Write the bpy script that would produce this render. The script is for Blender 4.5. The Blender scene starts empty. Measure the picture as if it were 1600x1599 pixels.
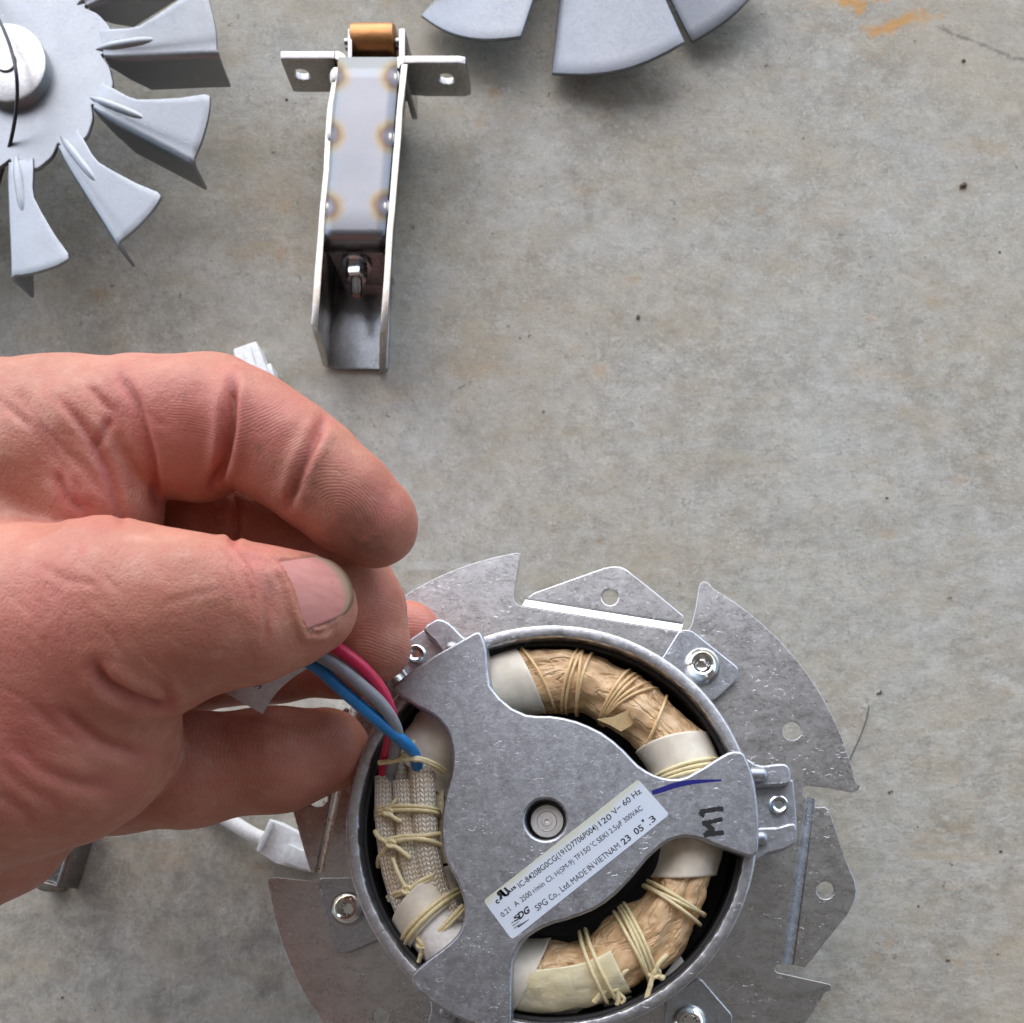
import bpy, bmesh, math, random
import numpy as np
from mathutils import Vector, Matrix
import openvdb

random.seed(7)
rng = np.random.default_rng(7)
SC = bpy.context.scene
COL = SC.collection

# ------------------------------------------------------------------ camera, sky, sun
H = 263.0                       # camera height above the concrete, mm
F = 1500.0                      # focal length in photo pixels (photo is 1600 wide)
NX, NY = 980.0, 1430.0          # photo pixel straight below the lens (the photo is a crop)
cam = bpy.data.cameras.new('camera')
cam.sensor_width = 36.0
cam.lens = F / 1600 * 36.0
cam.shift_x = -(NX - 800) / 1600
cam.shift_y = (NY - 799.5) / 1600
cam.clip_start, cam.clip_end = 0.005, 200.0
cam.dof.use_dof = True
cam.dof.focus_distance = 0.185
cam.dof.aperture_fstop = 32.0
camo = bpy.data.objects.new('camera', cam)
COL.objects.link(camo)
camo.location = (0, 0, H * .001)
SC.camera = camo

SUN_EL, SUN_AZ = math.radians(42), math.radians(-14)      # azimuth from +Y (up in the photo) towards +X
w = bpy.data.worlds.new('World'); SC.world = w
w.use_nodes = True
nt = w.node_tree
bg = nt.nodes['Background']
sky = nt.nodes.new('ShaderNodeTexSky')
sky.sky_type = 'NISHITA'; sky.sun_disc = False
sky.sun_elevation = SUN_EL; sky.sun_rotation = SUN_AZ
sky.air_density = 1.0; sky.dust_density = 0.6; sky.ozone_density = 1.0
nt.links.new(sky.outputs[0], bg.inputs[0])
bg.inputs[1].default_value = 0.15
sun = bpy.data.lights.new('sun', 'SUN')
sun.energy = 1.5; sun.angle = math.radians(120); sun.color = (1.0, 0.915, 0.79)
suno = bpy.data.objects.new('sun', sun); COL.objects.link(suno)
sv = Vector((math.sin(SUN_AZ) * math.cos(SUN_EL), math.cos(SUN_AZ) * math.cos(SUN_EL), math.sin(SUN_EL)))
suno.rotation_euler = sv.to_track_quat('Z', 'Y').to_euler()
suno.location = (0, 0.5, 1.0)
SC.view_settings.view_transform = 'Standard'
SC.view_settings.look = 'None'
SC.view_settings.exposure = 1.3
SC.view_settings.gamma = 1.0
SC.cycles.max_bounces = 6

# ------------------------------------------------------------------ helpers (everything is laid out in mm)
def W(px, py, z):
    s = (H - z) / F
    return Vector(((px - NX) * s, (NY - py) * s, z))

def XY(pts, z):
    return [W(p[0], p[1], p[2] if len(p) > 2 else z) for p in pts]

def prop(o, label=None, cat=None, group=None, kind=None):
    if label: o['label'] = label
    if cat: o['category'] = cat
    if group: o['group'] = group
    if kind: o['kind'] = kind
    return o

def empty(name, loc, label, cat, group=None):
    o = bpy.data.objects.new(name, None); COL.objects.link(o)
    o.location = Vector(loc) * .001
    o.empty_display_size = .01
    return prop(o, label, cat, group)

def adopt(o, parent):
    if parent is None: return o
    o.parent = parent
    base = Vector((0, 0, 0)); p = parent
    while p is not None:
        base += p.location; p = p.parent
    if parent.type == 'EMPTY':
        o.matrix_parent_inverse = Matrix.Translation(-base)
    else:
        o.matrix_parent_inverse = Matrix.Identity(4)
    return o

def finish(name, me, mat, parent, angle=35):
    me.name = name
    if mat is not None:
        me.materials.clear(); me.materials.append(mat)
    me.shade_smooth()
    if angle: me.set_sharp_from_angle(angle=math.radians(angle))
    o = bpy.data.objects.new(name, me); COL.objects.link(o)
    if parent is not None and parent.type != 'EMPTY':
        o.parent = parent              # parent's own local frame is the world frame
    else:
        adopt(o, parent)
    return o

class MB:
    def __init__(s): s.v = []; s.f = []; s.uv = {}
    def add(s, vs, fs):
        b = len(s.v); s.v += [tuple(x) for x in vs]; s.f += [tuple(i + b for i in q) for q in fs]
    def build(s, name, mat, parent=None, angle=35, bevel=0, seg=2, subd=0, uvs=None):
        me = bpy.data.meshes.new(name)
        me.from_pydata([(a * .001, b * .001, c * .001) for a, b, c in s.v], [], s.f)
        if uvs is not None:
            l = me.uv_layers.new(name='UVMap')
            flat = np.array([uvs[i] for q in s.f for i in q], dtype=np.float32).ravel()
            l.data.foreach_set('uv', flat)
        bm = bmesh.new(); bm.from_mesh(me)
        if bevel:
            bmesh.ops.remove_doubles(bm, verts=bm.verts, dist=1e-7)
            es = [e for e in bm.edges if len(e.link_faces) == 2 and e.calc_face_angle(0) > .5]
            bmesh.ops.bevel(bm, geom=es, offset=bevel * .001, segments=seg, affect='EDGES', profile=.6, clamp_overlap=True)
        bmesh.ops.recalc_face_normals(bm, faces=bm.faces)
        bm.to_mesh(me); bm.free()
        return finish(name, me, mat, parent, angle)
    def prism(s, top, z0=None, bottom=None):
        n = len(top)
        if bottom is None: bottom = [(p[0], p[1], z0) for p in top]
        s.add(list(top) + list(bottom), [tuple(range(n)), tuple(range(2 * n - 1, n - 1, -1))] +
              [(i, i + n, (i + 1) % n + n, (i + 1) % n) for i in range(n)])
    def lathe(s, prof, c, n=40, axis=None):
        axis = Vector(axis or (0, 0, 1)).normalized()
        q = Vector((0, 0, 1)).rotation_difference(axis)
        vs = []; fs = []
        for r, z in prof:
            for i in range(n):
                a = 2 * math.pi * i / n
                vs.append(Vector(c) + q @ Vector((r * math.cos(a), r * math.sin(a), z)))
        m = len(prof)
        for j in range(m - 1):
            for i in range(n):
                fs.append((j * n + i, j * n + (i + 1) % n, (j + 1) * n + (i + 1) % n, (j + 1) * n + i))
        if prof[0][0] > 0 and prof[0] != prof[-1]: fs.append(tuple(range(n - 1, -1, -1)))
        if prof[-1][0] > 0 and prof[0] != prof[-1]: fs.append(tuple((m - 1) * n + i for i in range(n)))
        s.add(vs, fs)
    def blob(s, c, r, n=10):
        vs = [Vector(c) + Vector((0, 0, -r[2]))]; fs = []
        for j in range(1, n):
            t = -math.pi / 2 + math.pi * j / n
            for i in range(2 * n):
                a = math.pi * i / n
                vs.append(Vector(c) + Vector((r[0] * math.cos(t) * math.cos(a), r[1] * math.cos(t) * math.sin(a), r[2] * math.sin(t))))
        vs.append(Vector(c) + Vector((0, 0, r[2])))
        m = 2 * n
        for i in range(m):
            fs.append((0, 1 + (i + 1) % m, 1 + i))
            for j in range(n - 2):
                a = 1 + j * m
                fs.append((a + i, a + (i + 1) % m, a + m + (i + 1) % m, a + m + i))
            a = 1 + (n - 2) * m
            fs.append((a + i, a + (i + 1) % m, len(vs) - 1))
        s.add(vs, fs)

def cat_rom(P, n=8, closed=False):
    P = [Vector(p) for p in P]; out = []
    m = len(P)
    for i in range(m if closed else m - 1):
        if closed: a, b, c, d = P[i - 1], P[i], P[(i + 1) % m], P[(i + 2) % m]
        else: a, b, c, d = P[max(i - 1, 0)], P[i], P[i + 1], P[min(i + 2, m - 1)]
        for k in range(n):
            t = k / n
            out.append(.5 * ((2 * b) + (c - a) * t + (2 * a - 5 * b + 4 * c - d) * t * t + (3 * b - a - 3 * c + d) * t ** 3))
    if not closed: out.append(P[-1])
    return out

def sweep(mb, pts, r, res=10, flat=1.0, up=(0, 0, 1), closed=False, uvs=None, caps=True):
    """tube along pts; flat squashes the section along `up`"""
    n = len(pts); vs = []; fs = []; L = 0
    rr = r if isinstance(r, (list, tuple)) else [r] * n
    up = Vector(up)
    base = len(mb.v)
    for i, p in enumerate(pts):
        a = pts[i - 1] if (i > 0 or closed) else pts[i]
        b = pts[(i + 1) % n] if (i < n - 1 or closed) else pts[i]
        t = (b - a).normalized()
        x = t.cross(up)
        if x.length < 1e-4: x = t.cross(Vector((0, 1, 0)))
        x.normalize(); y = x.cross(t).normalized()
        if i: L += (p - pts[i - 1]).length
        q = rr[min(int(i * len(rr) / n), len(rr) - 1)] if len(rr) != n else rr[i]
        for k in range(res):
            an = 2 * math.pi * k / res
            vs.append(p + x * math.cos(an) * q + y * math.sin(an) * q * flat)
            if uvs is not None: uvs.append((k / res, L))
    m = n if closed else n - 1
    for i in range(m):
        for k in range(res):
            i2 = (i + 1) % n
            fs.append((i * res + k, i * res + (k + 1) % res, i2 * res + (k + 1) % res, i2 * res + k))
    if caps and not closed:
        fs.append(tuple(range(res - 1, -1, -1))); fs.append(tuple((n - 1) * res + k for k in range(res)))
    mb.add(vs, fs)

def tube(name, pts, r, mat, parent, n=8, res=10, flat=1.0, uv=False):
    mb = MB(); uvs = [] if uv else None
    sweep(mb, cat_rom(pts, n), r, res, flat, uvs=uvs)
    return mb.build(name, mat, parent, angle=50, uvs=uvs)

def eval_curve(cu):
    o = bpy.data.objects.new('tmp', cu); COL.objects.link(o)
    dg = bpy.context.evaluated_depsgraph_get(); dg.update()
    me = bpy.data.meshes.new_from_object(o.evaluated_get(dg))
    bpy.data.objects.remove(o); bpy.data.curves.remove(cu)
    return me

def fillet(pts, r, n=4):
    """round the corners of a closed 2D outline (same units as pts)"""
    out = []; m = len(pts)
    for i in range(m):
        p = Vector(pts[i][:2]); a = Vector(pts[i - 1][:2]); b = Vector(pts[(i + 1) % m][:2])
        d = min(r, (a - p).length * .45, (b - p).length * .45)
        u = p + (a - p).normalized() * d; v = p + (b - p).normalized() * d
        for k in range(n + 1):
            t = k / n
            out.append(u * (1 - t) ** 2 + p * 2 * t * (1 - t) + v * t * t)
    return out

def flat(name, outer, z, t, mat, parent, holes=(), bevel=.25, tilt=None, angle=30):
    """plate of thickness t, top face at z, outline given in photo pixels on that plane"""
    cu = bpy.data.curves.new(name, 'CURVE'); cu.dimensions = '2D'; cu.fill_mode = 'BOTH'
    rings = [XY([(p[0], p[1]) for p in outer], z)]
    for (hx, hy, hr) in holes:
        rings.append(XY([(hx + hr * math.cos(a), hy + hr * math.sin(a)) for a in np.linspace(0, 2 * math.pi, 28, endpoint=False)], z))
    for R in rings:
        sp = cu.splines.new('POLY'); sp.points.add(len(R) - 1)
        for q, p in zip(sp.points, R): q.co = (p.x, p.y, 0, 1)
        sp.use_cyclic_u = True
    b = min(bevel, t * .45)
    cu.extrude = t / 2 - b; cu.bevel_depth = b; cu.bevel_resolution = 2; cu.offset = -b
    me = eval_curve(cu)
    for v in me.vertices:
        c = v.co; v.co = Vector((c.x, c.y, c.z + z - t / 2)) * .001
    if tilt:
        for v in me.vertices: v.co.z += tilt(v.co.x * 1000, v.co.y * 1000) * .001
    return finish(name, me, mat, parent, angle)

def arc(cx, cy, r, a0, a1, n=24):
    return [(cx + r * math.cos(math.radians(a0 + (a1 - a0) * i / n)), cy + r * math.sin(math.radians(a0 + (a1 - a0) * i / n))) for i in range(n + 1)]

def lettering(name, items, mat, parent):
    """items: (text, start px, end px, cap height px, z, flip, shear, embolden); joined print"""
    vs = []; fs = []
    for body, p0, p1, cap, z, *o in items:
        flip = o[0] if len(o) > 0 else False
        shear = o[1] if len(o) > 1 else 0
        bold = o[2] if len(o) > 2 else 0
        cu = bpy.data.curves.new('txt', 'FONT'); cu.body = body; cu.size = 1; cu.offset = 0 if 'M' in body else bold + .006; cu.resolution_u = 3
        me = eval_curve(cu)
        co = np.array([v.co[:2] for v in me.vertices])
        x0, x1 = co[:, 0].min(), co[:, 0].max()
        A, B = W(*p0, z), W(*p1, z)
        d = (B - A); L = d.length; d.normalize(); nrm = Vector((-d.y, d.x, 0))
        sx = L / (x1 - x0); sy = cap * (H - z) / F / 0.73
        b = len(vs)
        for x, y in co:
            u = (x - x0) * sx
            if flip: u = L - u
            p = A + d * (u + shear * y * sy) + nrm * (y * sy)
            vs.append((p.x, p.y, z))
        for f in me.polygons:
            q = [i + b for i in f.vertices]
            fs.append(tuple(q[::-1] if flip else q))
        bpy.data.meshes.remove(me)
    mb = MB(); mb.v = vs; mb.f = fs
    me = bpy.data.meshes.new(name); me.from_pydata([(a * .001, b_ * .001, c * .001) for a, b_, c in vs], [], fs)
    return finish(name, me, mat, parent, None)

# ------------------------------------------------------------------ materials
class N:
    def __init__(s, name):
        s.m = bpy.data.materials.new(name); s.m.use_nodes = True
        s.t = s.m.node_tree; s.b = s.t.nodes['Principled BSDF']
        s.co = s.t.nodes.new('ShaderNodeTexCoord')
    def n(s, kind, **kw):
        nd = s.t.nodes.new('ShaderNode' + kind)
        for k, v in kw.items(): setattr(nd, k, v)
        return nd
    def l(s, a, b): s.t.links.new(a, b)
    def set(s, nd, k, v):
        if hasattr(v, 'is_linked') or isinstance(v, bpy.types.NodeSocket): s.l(v, nd.inputs[k])
        else: nd.inputs[k].default_value = v
    def mapping(s, rot=0, scale=(1, 1, 1), src='Object', loc=(0, 0, 0)):
        m = s.n('Mapping'); s.l(s.co.outputs[src], m.inputs[0])
        m.inputs['Rotation'].default_value = (0, 0, rot); m.inputs['Scale'].default_value = scale; m.inputs['Location'].default_value = loc
        return m.outputs[0]
    def noise(s, scale, detail=4, rough=.55, vec=None, dist=0, out=0):
        nd = s.n('TexNoise'); s.l(vec or s.co.outputs['Object'], nd.inputs['Vector'])
        nd.inputs['Scale'].default_value = scale; nd.inputs['Detail'].default_value = detail
        nd.inputs['Roughness'].default_value = rough; nd.inputs['Distortion'].default_value = dist
        return nd.outputs[out]
    def vor(s, scale, vec=None, feature='F1', out=0, rnd=1):
        nd = s.n('TexVoronoi', feature=feature); s.l(vec or s.co.outputs['Object'], nd.inputs['Vector'])
        nd.inputs['Scale'].default_value = scale; nd.inputs['Randomness'].default_value = rnd
        return nd.outputs[out]
    def ramp(s, v, stops):
        r = s.n('ValToRGB'); s.l(v, r.inputs[0]); e = r.color_ramp.elements
        while len(e) < len(stops): e.new(.5)
        for el, (p, c) in zip(e, stops):
            el.position = p; el.color = (c, c, c, 1) if isinstance(c, (int, float)) else (*c, 1)
        return r.outputs[0]
    def rng(s, v, a, b, c=0., d=1.):
        r = s.n('MapRange'); s.l(v, r.inputs[0])
        for i, x in zip((1, 2, 3, 4), (a, b, c, d)): r.inputs[i].default_value = x
        return r.outputs[0]
    def mix(s, f, a, b, mode='MIX'):
        m = s.n('Mix', data_type='RGBA', blend_type=mode); 
        s.set(m, 0, f)
        for k, v in ((6, a), (7, b)):
            if isinstance(v, tuple): m.inputs[k].default_value = (*v, 1) if len(v) == 3 else v
            else: s.l(v, m.inputs[k])
        return m.outputs[2]
    def math(s, op, a, b=None):
        m = s.n('Math', operation=op); s.set(m, 0, a)
        if b is not None: s.set(m, 1, b)
        return m.outputs[0]
    def bump(s, h, dist, strength=1., prev=None):
        b = s.n('Bump'); s.l(h, b.inputs['Height']); b.inputs['Distance'].default_value = dist; b.inputs['Strength'].default_value = strength
        if prev is not None: s.l(prev, b.inputs['Normal'])
        return b.outputs[0]
    def fin(s, color=None, rough=None, metal=None, normal=None, **kw):
        for k, v in (('Base Color', color), ('Roughness', rough), ('Metallic', metal), ('Normal', normal)):
            if v is None: continue
            if isinstance(v, tuple): s.b.inputs[k].default_value = (*v, 1)
            else: s.set(s.b, k, v)
        for k, v in kw.items(): s.b.inputs[k.replace('_', ' ')].default_value = v
        return s.m

def plain(name, c, rough=.5, metal=0., bump=0, scale=800, **kw):
    k = N(name)
    v = k.noise(scale, 3)
    col = k.mix(k.rng(v, .3, .7, 0, 1), tuple(x * .86 for x in c), tuple(min(1, x * 1.1) for x in c))
    nb = k.bump(v, bump * .001) if bump else None
    return k.fin(col, rough, metal, nb, **kw)

def m_wire(name, c, rough=.4, bump=0, scale=500):
    k = N(name)
    a = k.noise(210, 5, .7, None, .6); b = k.noise(900, 3, .6)
    col = k.mix(k.rng(b, .3, .7), tuple(x * .9 for x in c), tuple(min(1, x * 1.08) for x in c))
    col = k.mix(k.math('MULTIPLY', k.rng(a, .56, .70), .45), col, tuple(x * .3 + .03 for x in c))
    sm = k.noise(330, 2, .5, k.mapping(.7, (.3, 1.4, 1)), 1.)
    col = k.mix(k.math('MULTIPLY', k.rng(sm, .70, .76), .5), col, tuple(min(1, x * .5 + .4) for x in c))
    return k.fin(col, k.rng(a, .35, .7, rough - .06, rough + .16), 0., k.bump(k.noise(420, 3), .00007, .7))

def m_concrete():
    k = N('concrete')
    sep = k.n('SeparateXYZ'); k.l(k.co.outputs['Object'], sep.inputs[0])
    big = k.noise(26, 6, .62, None, .4)
    mid = k.noise(110, 9, .74, None, .2)
    mid2 = k.noise(300, 7, .72, k.mapping(.7, (.8, 1, 1)), .2)
    sweepa = k.noise(330, 8, .8, k.mapping(.32, (.42, 1, 1)), .5)      # trowel marks running down to the right
    sweepb = k.noise(300, 8, .8, k.mapping(.14, (1, .45, 1)), .5)      # and nearly straight on the left
    right = k.rng(k.math('ADD', sep.outputs[0], k.rng(k.noise(12, 2), .3, .7, -.04, .04)), -.06, .0)
    streak = k.mix(right, sweepb, sweepa)
    low = k.rng(k.math('ADD', k.math('SUBTRACT', sep.outputs[1], k.math('MULTIPLY', k.math('ABSOLUTE', sep.outputs[0]), .3)), k.rng(k.noise(14, 2), .3, .7, -.04, .04)), .17, .02, .25, 1.)
    fine = k.noise(1500, 5, .8)
    c = k.mix(k.rng(big, .36, .64), (.325, .29, .225), (.445, .42, .36))
    c = k.mix(k.math('MULTIPLY', k.rng(mid, .42, .62), .8), c, (.515, .49, .42))
    c = k.mix(k.math('MULTIPLY', k.rng(mid2, .5, .66), .55), c, (.29, .265, .215))
    c = k.mix(k.math('MULTIPLY', k.rng(mid2, .48, .32), .4), c, (.56, .55, .51))
    c = k.mix(k.math('MULTIPLY', k.math('MULTIPLY', k.rng(streak, .5, .68), .55), low), c, (.235, .215, .175))
    c = k.mix(k.math('MULTIPLY', k.math('MULTIPLY', k.rng(streak, .5, .32), .5), low), c, (.66, .64, .585))
    c = k.mix(k.math('MULTIPLY', k.rng(fine, .53, .66), .32), c, (.22, .205, .175))
    c = k.mix(k.math('MULTIPLY', k.rng(fine, .47, .34), .32), c, (.72, .705, .67))
    # sand grains and pinholes, crisp at the scale of the picture
    gr = k.vor(1150, None, 'F1', 'Color'); gsep = k.n('SeparateColor'); k.l(gr, gsep.inputs[0])
    pat = k.rng(k.noise(180, 4, .6), .35, .65)
    c = k.mix(k.math('MULTIPLY', k.math('MULTIPLY', k.rng(gsep.outputs[0], .80, .86), pat), .26), c, (.70, .685, .63))
    c = k.mix(k.math('MULTIPLY', k.math('MULTIPLY', k.rng(gsep.outputs[1], .88, .93), pat), .36), c, (.17, .155, .125))
    cl = k.noise(13, 5, .6, None, .8)
    c = k.mix(k.math('MULTIPLY', k.rng(cl, .48, .66), .5), c, (.44, .375, .275))
    c = k.mix(k.math('MULTIPLY', k.rng(cl, .50, .34), .35), c, (.50, .50, .47))
    # thin pale scratches
    sc1 = k.noise(150, 3, .5, k.mapping(.55, (.03, 1, 1)), .3); sc2 = k.noise(140, 3, .5, k.mapping(-1.1, (.035, 1, 1)), .3)
    scr = k.math('MULTIPLY', k.math('MAXIMUM', k.rng(sc1, .70, .73), k.rng(sc2, .71, .74)), k.rng(k.noise(30, 2), .45, .6))
    c = k.mix(k.math('MULTIPLY', scr, .5), c, (.66, .65, .62))
    # ochre film between the grains
    oc = k.noise(80, 7, .7, k.mapping(-.8, (.55, 1.2, 1)), .4)
    c = k.mix(k.math('MULTIPLY', k.rng(oc, .48, .68), .42), c, (.44, .36, .235))
    # dark grey blotches, mostly towards the near left
    bl = k.noise(58, 8, .72, k.mapping(1.4, (1, 1.5, 1)), .3)
    loc = k.rng(k.math('ADD', sep.outputs[1], k.math('MULTIPLY', sep.outputs[0], .45)), .04, -.06, .3, 1.)
    c = k.mix(k.math('MULTIPLY', k.math('MULTIPLY', k.rng(bl, .47, .64), .62), loc), c, (.20, .195, .175))
    # rusty stains, small and streaky
    ru = k.noise(70, 6, .66, k.mapping(-.75, (.4, 1.15, 1)), .5)
    ru2 = k.math('MULTIPLY', k.rng(ru, .56, .72), k.rng(k.noise(17, 2), .42, .58))
    c = k.mix(k.math('MULTIPLY', ru2, .42), c, (.49, .34, .18))
    wp = k.n('VectorMath', operation='ADD'); s3 = k.n('VectorMath', operation='SCALE'); k.l(k.noise(260, 4, .7, None, 0, 1), s3.inputs[0]); s3.inputs['Scale'].default_value = .006
    k.l(k.co.outputs['Object'], wp.inputs[0]); k.l(s3.outputs[0], wp.inputs[1]); wp = wp.outputs[0]
    sp = k.vor(190, wp); spr = k.rng(sp, .13, .02)
    c = k.mix(k.math('MULTIPLY', k.math('MULTIPLY', spr, k.rng(k.noise(60, 2), .52, .6)), .8), c, (.07, .06, .05))
    sp = k.vor(95, wp); spr = k.rng(sp, .28, .04)
    c = k.mix(k.math('MULTIPLY', k.math('MULTIPLY', spr, k.rng(k.noise(45, 2), .54, .64)), .55), c, (.46, .28, .13))
    # the big rust mark near the far right corner, and a dirty hairline crack beside it
    for (px, py, rx, ry, rot, st) in ((1345, -10, 46, 24, .3, .95), (1395, 38, 42, 9, .45, .95), (1372, 50, 26, 12, -.1, .7), (1455, 25, 26, 8, .2, .5), (1240, 1142, 0, 0, 0, 0)):
        if rx == 0: continue
        p = W(px, py, 0) * .001; s = (H / F) * .001
        m = k.n('Mapping', vector_type='POINT'); k.l(k.co.outputs['Object'], m.inputs[0])
        sub = k.n('VectorMath', operation='SUBTRACT'); k.l(k.co.outputs['Object'], sub.inputs[0]); sub.inputs[1].default_value = p
        k.l(sub.outputs[0], m.inputs[0]); m.inputs['Rotation'].default_value = (0, 0, -rot)
        m.inputs['Scale'].default_value = (1, 1, 1)
        sc = k.n('VectorMath', operation='DIVIDE'); k.l(m.outputs[0], sc.inputs[0]); sc.inputs[1].default_value = (rx * s, ry * s, 1)
        ln = k.n('VectorMath', operation='LENGTH'); k.l(sc.outputs[0], ln.inputs[0])
        d = k.math('ADD', ln.outputs['Value'], k.rng(k.noise(170, 5, .7, None, .5), .3, .7, -1.1, 1.1))
        c = k.mix(k.math('MULTIPLY', k.rng(d, 1.15, .2), st), c, (.56, .31, .115))
    pts = [(1470, 45), (1492, 55), (1525, 66), (1555, 78), (1580, 90), (1610, 95)]
    for a, b in zip(pts, pts[1:]):
        A, B = W(*a, 0) * .001, W(*b, 0) * .001
        d = (B - A)
        sub = k.n('VectorMath', operation='SUBTRACT'); k.l(k.co.outputs['Object'], sub.inputs[0]); sub.inputs[1].default_value = (A + B) / 2
        m = k.n('Mapping'); k.l(sub.outputs[0], m.inputs[0]); m.inputs['Rotation'].default_value = (0, 0, -math.atan2(d.y, d.x))
        sc = k.n('VectorMath', operation='DIVIDE'); k.l(m.outputs[0], sc.inputs[0]); sc.inputs[1].default_value = (d.length * .75, .0008, 1)
        ln = k.n('VectorMath', operation='LENGTH'); k.l(sc.outputs[0], ln.inputs[0])
        q = k.math('ADD', ln.outputs['Value'], k.rng(k.noise(520, 4, .7), .3, .7, -.55, .55))
        c = k.mix(k.math('MULTIPLY', k.rng(q, 1.0, .2), .6), c, (.12, .115, .10))
    hgt = k.math('ADD', k.math('MULTIPLY', k.math('MULTIPLY', streak, low), .8), k.math('MULTIPLY', fine, .5))
    nb = k.bump(hgt, .00035, .8)
    nb = k.bump(mid, .0012, .5, nb)
    return k.fin(c, .85, 0., nb, Specular_IOR_Level=.3)

def m_metal(name, c, rough, mott=.25, scuff=.0, bump=.02, rot=0, aniso=(1, 1, 1), mscale=160, dark=.55, metal=1.0, grain=.35):
    k = N(name)
    v = k.mapping(rot, aniso)
    a = k.noise(mscale, 6, .65, v, .6)
    b = k.noise(1400, 4, .7, v)
    col = k.mix(k.math('MULTIPLY', k.rng(a, .62, .34), mott * 2), c, tuple(x * dark for x in c))
    rg = k.math('ADD', k.rng(a, .3, .7, rough * .85, rough * 1.12), k.rng(b, .3, .7, -.05, .05))
    nb = k.bump(b, bump * .001)
    if scuff:
        # fine cast grain, then short bright nicks in every direction
        g1 = k.noise(1050, 5, .8)
        col = k.mix(k.math('MULTIPLY', k.rng(g1, .5, .70), grain), col, tuple(min(1, x * 1.75) for x in c))
        col = k.mix(k.math('MULTIPLY', k.rng(g1, .5, .30), grain), col, tuple(x * .55 for x in c))
        tot = None
        for q, (rot_, sc_, th) in enumerate(((.5, .4, .705), (-.9, .35, .71), (1.45, .45, .705), (2.3, .4, .71))):
            s1 = k.noise(820 + 90 * q, 2, .5, k.mapping(rot_, (sc_, 1, 1), loc=(q * .31, q * .17, 0)), 2.2)
            s1 = k.rng(s1, th, th + .05)
            tot = s1 if tot is None else k.math('MAXIMUM', tot, s1)
        tot = k.math('MULTIPLY', tot, k.rng(k.noise(130, 3), .4, .6, .25, 1))
        col = k.mix(k.math('MULTIPLY', tot, scuff), col, (.92, .92, .94))
        nb = k.bump(g1, .00003, .6, nb)
        nb = k.bump(tot, -.00005, .7, nb)
    return k.fin(col, rg, metal, nb)

M = {}
M['concrete'] = m_concrete()
M['cast'] = m_metal('cast_aluminium', (.445, .455, .485), .43, .25, .6, .03, mscale=420, dark=.74, grain=.38)
M['cast_ring'] = m_metal('cast_aluminium_ring', (.52, .52, .54), .40, .25, .8, .03, mscale=300, dark=.65, grain=.45)
M['sheet'] = m_metal('zinc_sheet', (.60, .59, .59), .30, .28, .30, .015, mscale=330, dark=.68, rot=.4, aniso=(.6, 1, 1), grain=.2)
M['sheet_clean'] = m_metal('sheet_tab', (.50, .52, .56), .32, .2, .15, .012, mscale=260, dark=.75)
M['fan'] = m_metal('fan_aluminium', (.30, .31, .325), .46, .14, .12, .006, mscale=90, dark=.78, grain=.05)
M['fan_b'] = m_metal('fan_aluminium_satin', (.20, .21, .228), .44, .16, .12, .006, mscale=70, dark=.75, grain=.07)
M['boss'] = m_metal('fan_boss', (.46, .45, .44), .34, .15, .1, .01, mscale=120, dark=.8, metal=.85)
M['chrome'] = m_metal('plated_screw', (.82, .81, .78), .12, .15, .0, .004, mscale=500, dark=.6)
M['zinc'] = m_metal('zinc_screw', (.70, .76, .80), .16, .12, .0, .004, mscale=500, dark=.7)
M['stainless'] = m_metal('stainless_edge', (.345, .33, .32), .22, .15, .1, .01, mscale=200, dark=.75)
M['weld'] = m_metal('weld_metal', (.40, .38, .34), .34, .4, .0, .03, mscale=500, dark=.5)
M['copper'] = m_metal('bronze_roller', (.50, .235, .095), .38, .35, .0, .03, mscale=350, dark=.6, aniso=(.3, 1, 1))
M['shaft'] = m_metal('turned_steel', (.80, .78, .76), .5, .1, .0, .01, mscale=200, dark=.8)
M['core'] = plain('core_shade_black', (.018, .017, .016), .55, .0, .02)  # near black: shade inside the housing is put into this colour
M['dark_hole'] = plain('black_bore', (.012, .012, .012), .5)
M['wire_red'] = m_wire('red_insulation', (.62, .02, .085), .34, bump=.01, scale=500)
M['wire_grey'] = m_wire('grey_insulation', (.28, .28, .31), .42, bump=.01, scale=500)
M['wire_blue'] = m_wire('blue_insulation', (.02, .22, .56), .33, bump=.01, scale=500)
M['copper_wire'] = m_metal('enamelled_copper', (.70, .19, .07), .25, .2, .0, .01)
M['paper'] = plain('insulation_paper', (.80, .715, .575), .75, bump=.03, scale=260)
M['card'] = plain('white_insulation_card', (.86, .81, .74), .6, bump=.01)
M['twine'] = plain('waxed_lacing_cord', (.82, .69, .39), .5, bump=.02, scale=1500)
M['plastic'] = plain('white_nylon', (.88, .88, .875), .4, Subsurface_Weight=.15, Subsurface_Radius=(.002, .002, .002))
M['cable'] = plain('white_glass_sleeve', (.74, .72, .68), .7, bump=.05, scale=1200)
M['tag'] = plain('white_vinyl_tag', (.66, .63, .64), .42)
M['label'] = None
M['ink'] = plain('black_print', (.02, .02, .022), .45)
M['marker'] = plain('black_marker', (.012, .012, .014), .5)
M['blue_ink'] = plain('blue_marker', (.008, .008, .17), .4)
M['hair'] = plain('dark_fibre', (.05, .055, .05), .5)
M['grit'] = plain('dirt_crumb', (.17, .12, .08), .9)
M['wire_black'] = plain('black_wire', (.012, .015, .017), .35)

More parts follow.
